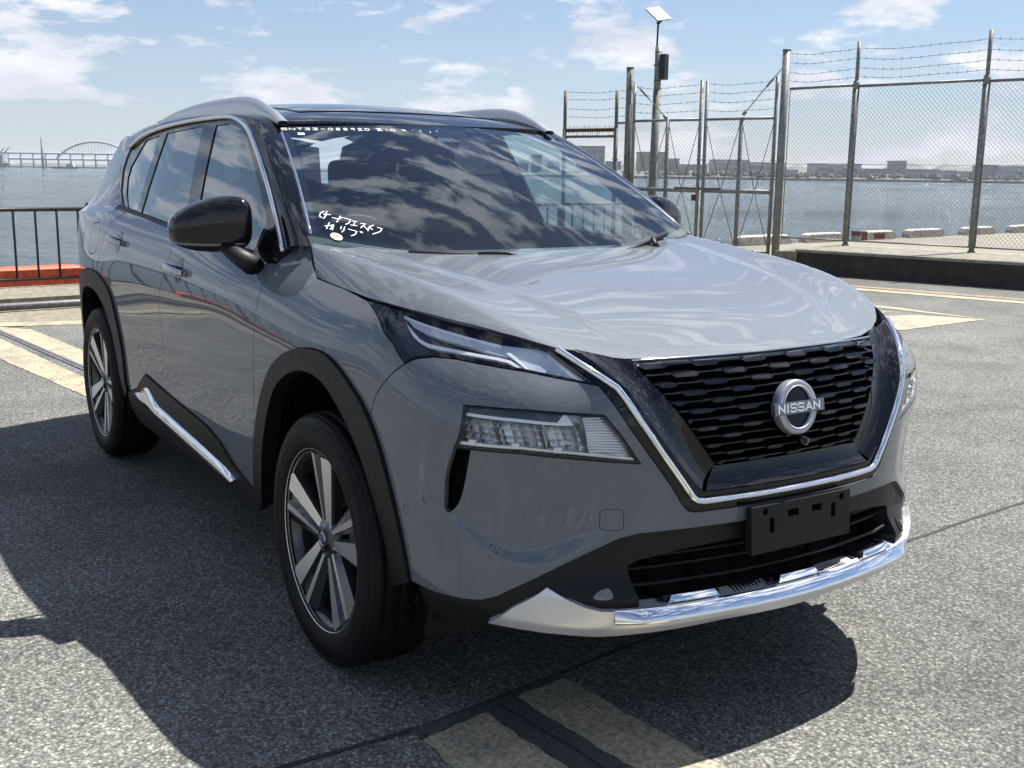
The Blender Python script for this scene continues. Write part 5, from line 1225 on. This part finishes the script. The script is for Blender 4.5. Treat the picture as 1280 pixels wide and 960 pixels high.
# ---- door mirrors
def mirror(g):
    c = Vector((-.75, -.94*g, 1.205)); rows = []
    for i in range(19):
        th = -math.pi/2+math.pi*i/18
        row = []
        for j in range(33):
            ph = 2*math.pi*j/32; e = .62
            sg = lambda v, p: math.copysign(abs(v)**p, v)
            a = sg(math.cos(th), .62)*sg(math.cos(ph), .66); b = sg(math.cos(th), .62)*sg(math.sin(ph), .6); d = sg(math.sin(th), .55)
            # a: lateral(+ outboard), b: fore-aft, d: up
            taper = 1-.18*a
            y = .118*a; x = (.075 if b > 0 else .055)*b*(1-.10*a)-.045*a; z = .082*d*taper*(1-.20*max(0, a)**2)-.014*a+(.006*(1-abs(a)) if d > 0 else 0)
            row.append((c.x+x, c.y-g*y, c.z+z))
        rows.append(row)
    k = 6
    q = MB(); q.grid(rows[k:]); mo = q.build('door_mirror', 'gloss_black', car)
    q = MB(); q.grid(rows[:k+1]); q.build('mirror_base', 'black_plastic', mo)
    q = MB()
    ln = [Vector(rows[k][j]) for j in range(0, 13)]
    q.tube([tuple(v+(v-c).normalized()*.001) for v in ln], .0035, 6, flat=1.3); q.build('indicator', 'fog_lens', mo)
    q = MB(); q.tube([(c.x+.05, c.y+g*.035, c.z-.055), (c.x+.10, c.y+g*.050, c.z-.085), (c.x+.20, -.868*g, 1.090)], [.034,.034,.040], 12, flat=.75); q.build('mirror_arm', 'black_plastic', mo)
    q = MB(); q.prism([(.095*math.cos(a)*1.1, .066*math.sin(a)) for a in np.linspace(0, 2*math.pi, 25)[:-1]], -.052, -.060, lambda a, b, l: (c.x+l, c.y-g*a*.98, c.z+b)); q.build('mirror_glass', 'chrome', mo)
mirror(1); mirror(-1)
# ---- wipers
def wsp(v, t, d=0.0):
    p = WS([v], [t])[0]; n = normals(WS, np.array([float(v)]), np.array([float(t)]))[0]; return tuple(p+n*d)
for (pv, pt), (mv, mt_), blade in (((.10,-.03), (.35,.018), [(.64,-.005),(.45,.020),(.25,.028),(.0,.020),(-.12,.012)]), ((-.62,-.03), (-.66,.02), [(-.36,-.008),(-.5,.012),(-.66,.030),(-.80,.034)])):
    q = MB(); q.tube([wsp(pv, pt, .03), wsp((pv+mv)/2, .02, .035), wsp(mv, mt_, .028)], [.012,.009,.006], 6, flat=.6); wi = q.build('wiper', 'black_plastic', car)
    q = MB(); q.tube([wsp(a, b, .014) for a, b in blade], .0075, 6, flat=1.4); q.build('wiper_blade', 'rubber', wi)
    q = MB(); q.tube([wsp(pv, pt-.02, .005), wsp(pv, pt-.02, .04)], .014, 10); q.build('wiper_pivot', 'black_plastic', wi)
# ---- marker writing on the windscreen
def wsf3(a, b, l): return wsp(a, b, l)
q = MB()
# strokes in local units: advance to the right of the reader is toward -v
x0 = .985
for i, ch in enumerate('SNT33-088920'):
    c0 = x0-.0435*i; cw = .031
    for st in GLY[ch]: ribbon(q, [(c0-cw*a-.003*b, .926+.023*b) for a, b in st], .0030, wsf3, .0006, .0016)
for st in ([(.43,.949),(.40,.946),(.425,.937),(.40,.929),(.43,.927)], [(.37,.941),(.368,.939)], [(.37,.931),(.368,.929)], [(.33,.944),(.315,.934),(.325,.926),(.345,.929),(.345,.941),(.33,.944)], [(.27,.942),(.245,.932)], [(.25,.942),(.265,.930)], [(.20,.940),(.198,.938)], [(.15,.941),(.147,.939)], [(.15,.929),(.147,.927)], [(.085,.930),(.09,.920)], [(.035,.939),(.03,.937)]):
    ribbon(q, st, .0030, wsf3, .0006, .0016)
q.build('marker_writing', 'marker', wo_)
NOTE = [[(0.914, 0.216), (0.93, 0.201), (0.938, 0.178), (0.93, 0.17)], [(0.902, 0.22), (0.919, 0.173)], [(0.919, 0.196), (0.892, 0.199)], [(0.908, 0.195), (0.924, 0.166)], [(0.888, 0.181), (0.864, 0.177)], [(0.852, 0.2), (0.875, 0.156)], [(0.865, 0.177), (0.845, 0.193)], [(0.839, 0.189), (0.815, 0.183), (0.829, 0.157), (0.842, 0.149)], [(0.809, 0.177), (0.792, 0.177)], [(0.8, 0.177), (0.81, 0.151)], [(0.822, 0.149), (0.798, 0.149)], [(0.778, 0.169), (0.761, 0.168), (0.785, 0.14)], [(0.772, 0.155), (0.761, 0.138)], [(0.745, 0.159), (0.76, 0.127)], [(0.763, 0.135), (0.728, 0.168)], [(0.748, 0.148), (0.739, 0.139)], [(0.714, 0.157), (0.697, 0.152), (0.71, 0.132), (0.728, 0.12), (0.745, 0.11)], [(0.926, 0.116), (0.895, 0.13)], [(0.906, 0.142), (0.923, 0.101)], [(0.904, 0.126), (0.9, 0.115), (0.91, 0.1)], [(0.891, 0.132), (0.902, 0.098)], [(0.862, 0.129), (0.868, 0.113)], [(0.849, 0.13), (0.858, 0.106), (0.867, 0.094)], [(0.837, 0.12), (0.806, 0.112), (0.818, 0.091), (0.834, 0.079)], [(0.793, 0.115), (0.791, 0.109)], [(0.786, 0.114), (0.785, 0.109)]]
q = MB()
for st in NOTE: ribbon(q, st, .0032, wsf3, .0006, .0016)
q.build('marker_writing', 'marker', wo_)
st = [(.893+.0225*math.cos(a), .060+.022*math.sin(a)) for a in np.linspace(0, 2*math.pi, 25)[:-1]]
q = MB(); q.prism(st, .0005, .0012, wsf3); sko2 = q.build('round_sticker', 'sticker', wo_)
q = MB(); ribbon(q, [(.900,.060),(.888,.060)], .004, wsf3, .0012, .0015); q.build('sticker_print', 'lamp_dark', sko2)
q = MB(); q.prism([(.905,.872),(.868,.874),(.868,.896),(.905,.894)], .0005, .0012, wsf3); s2 = q.build('square_sticker', 'sticker_green', wo_)
q = MB(); ribbon(q, [(.887,.880),(.880,.884),(.884,.890)], .003, wsf3, .0012, .0015); q.build('sticker_print', 'lamp_dark', s2)
# ---- cabin
q = MB(); vv = np.linspace(-.97, .97, 24); a = WS(vv, np.full(24, .02)); rows = [a-np.array([.0, 0, .02])]
rows.append(np.stack([np.full(24, -.62), -.70*vv, np.full(24, 1.085)], 1)); rows.append(np.stack([np.full(24, -.80), -.70*vv, np.full(24, 1.06)], 1)); rows.append(np.stack([np.full(24, -.82), -.70*vv, np.full(24, .75)], 1))
q.grid([[tuple(p) for p in r] for r in rows]); da = q.build('dashboard', 'dash_grey', car)
q = MB(); rows = []
for x_, h_ in ((-.55,0),(-.60,.045),(-.72,.055),(-.80,.035),(-.82,0)): rows.append([(x_, -.40+.20*b, 1.08+h_*(1-abs(b)**3)) for b in np.linspace(-1, 1, 11)])
q.grid(rows); q.build('gauge_hood', 'interior', da)
q = MB(); q.box((-.80, 0, 1.14), (.012,.15,.065)); q.build('screen', 'gloss_black', da)
# steering wheel (right-hand drive)
q = MB(); c = Vector((-.98, -.36, 1.06)); ax = Vector((-.88, 0, .47)).normalized(); e1 = Vector((0, 1, 0)); e2 = ax.cross(e1)
q.tube([tuple(c+(e1*math.cos(a)+e2*math.sin(a))*.18) for a in np.linspace(0, 2*math.pi, 41)], .014, 8, caps=False)
for a in (R(180), R(0), R(-90) if e2.z > 0 else R(90)): q.tube([tuple(c), tuple(c+(e1*math.cos(a)+e2*math.sin(a))*.17)], .016, 6)
q.tube([tuple(c-ax*.02), tuple(c+ax*.02)], .06, 16); q.build('steering_wheel', 'interior', car)
def soft(q, c, h, M, p=.45, n=14):
    rows = []
    for i in range(n+1):
        th = -math.pi/2+math.pi*i/n; row = []
        for j in range(2*n+1):
            ph = math.pi*j/n; sg = lambda v: math.copysign(abs(v)**p, v)
            row.append(tuple(Vector(c)+M @ Vector((h[0]*sg(math.cos(th))*sg(math.cos(ph)), h[1]*sg(math.cos(th))*sg(math.sin(ph)), h[2]*sg(math.sin(th))))))
        rows.append(row)
    q.grid(rows)
for y in (-.37, .37):
    q = MB(); soft(q, (-1.30, y, .72), (.27,.25,.10), Matrix.Rotation(R(-6), 3, 'Y')); s = q.build('front_seat', 'seat_dark', car)
    q = MB(); soft(q, (-1.60, y, 1.03), (.09,.24,.33), Matrix.Rotation(R(-16), 3, 'Y')); q.build('seat_back', 'seat_dark', s)
    q = MB(); soft(q, (-1.72, y, 1.41), (.055,.13,.10), Matrix.Rotation(R(-10), 3, 'Y')); q.build('headrest', 'seat_dark', s)
q = MB(); soft(q, (-2.2, 0, .72), (.27,.62,.10), Matrix.Identity(3)); s = q.build('rear_seat', 'seat_dark', car)
q = MB(); soft(q, (-2.52, 0, 1.0), (.10,.62,.32), Matrix.Rotation(R(-16), 3, 'Y')); q.build('seat_back', 'seat_dark', s)
for y in (-.4, 0, .4):
    q = MB(); soft(q, (-2.62, y, 1.36), (.05,.12,.08), Matrix.Identity(3)); q.build('headrest', 'seat_dark', s)
panel('headliner', ROOF, [(-1.05,-.56),(-1.0,0),(-1.05,.56),(-3.2,.5),(-3.2,-.5)], 'dash_grey', car, off=-.03, depth=0, gap=0, res=.1)
q = MB(); q.box((-1.2, 0, .55), (.9,.72,.02)); q.box((-2.6, 0, .60), (.8,.70,.02)); q.build('cabin_floor', 'interior', car)
q = MB(); q.prism([(-.075,.86),(.075,.86),(.035,.93),(-.035,.93)], -.05, -.008, wsf3); q.build('camera_housing', 'interior', wo_)
q = MB(); soft(q, (-1.06, .0, 1.45), (.025,.125,.036), Matrix.Identity(3)); rm = q.build('rear_view_mirror', 'interior', car)
q = MB(); q.tube([(-1.06, 0, 1.47), wsp(0, .86, -.02)], .012, 8); q.build('mirror_stem', 'interior', rm)
# ---------------------------------------------------------------- sea air
m = bpy.data.materials.new('haze'); m.use_nodes = True; t = m.node_tree; t.nodes.clear(); MATS['haze'] = m
pv = N(t, 'ShaderNodeVolumePrincipled', i_Density=.00015, i_Anisotropy=.2); pv.inputs['Color'].default_value = (.90, .94, 1.0, 1)
om_ = N(t, 'ShaderNodeOutputMaterial'); L(t, pv, 0, om_, 'Volume')
q = MB(); q.box((-1400, 500, 14.2), (3200, 3200, 18.8)); tag(q.build('haze', 'haze'), kind='stuff')
sc.cycles.volume_bounces = 0; sc.cycles.volume_step_rate = 1.0
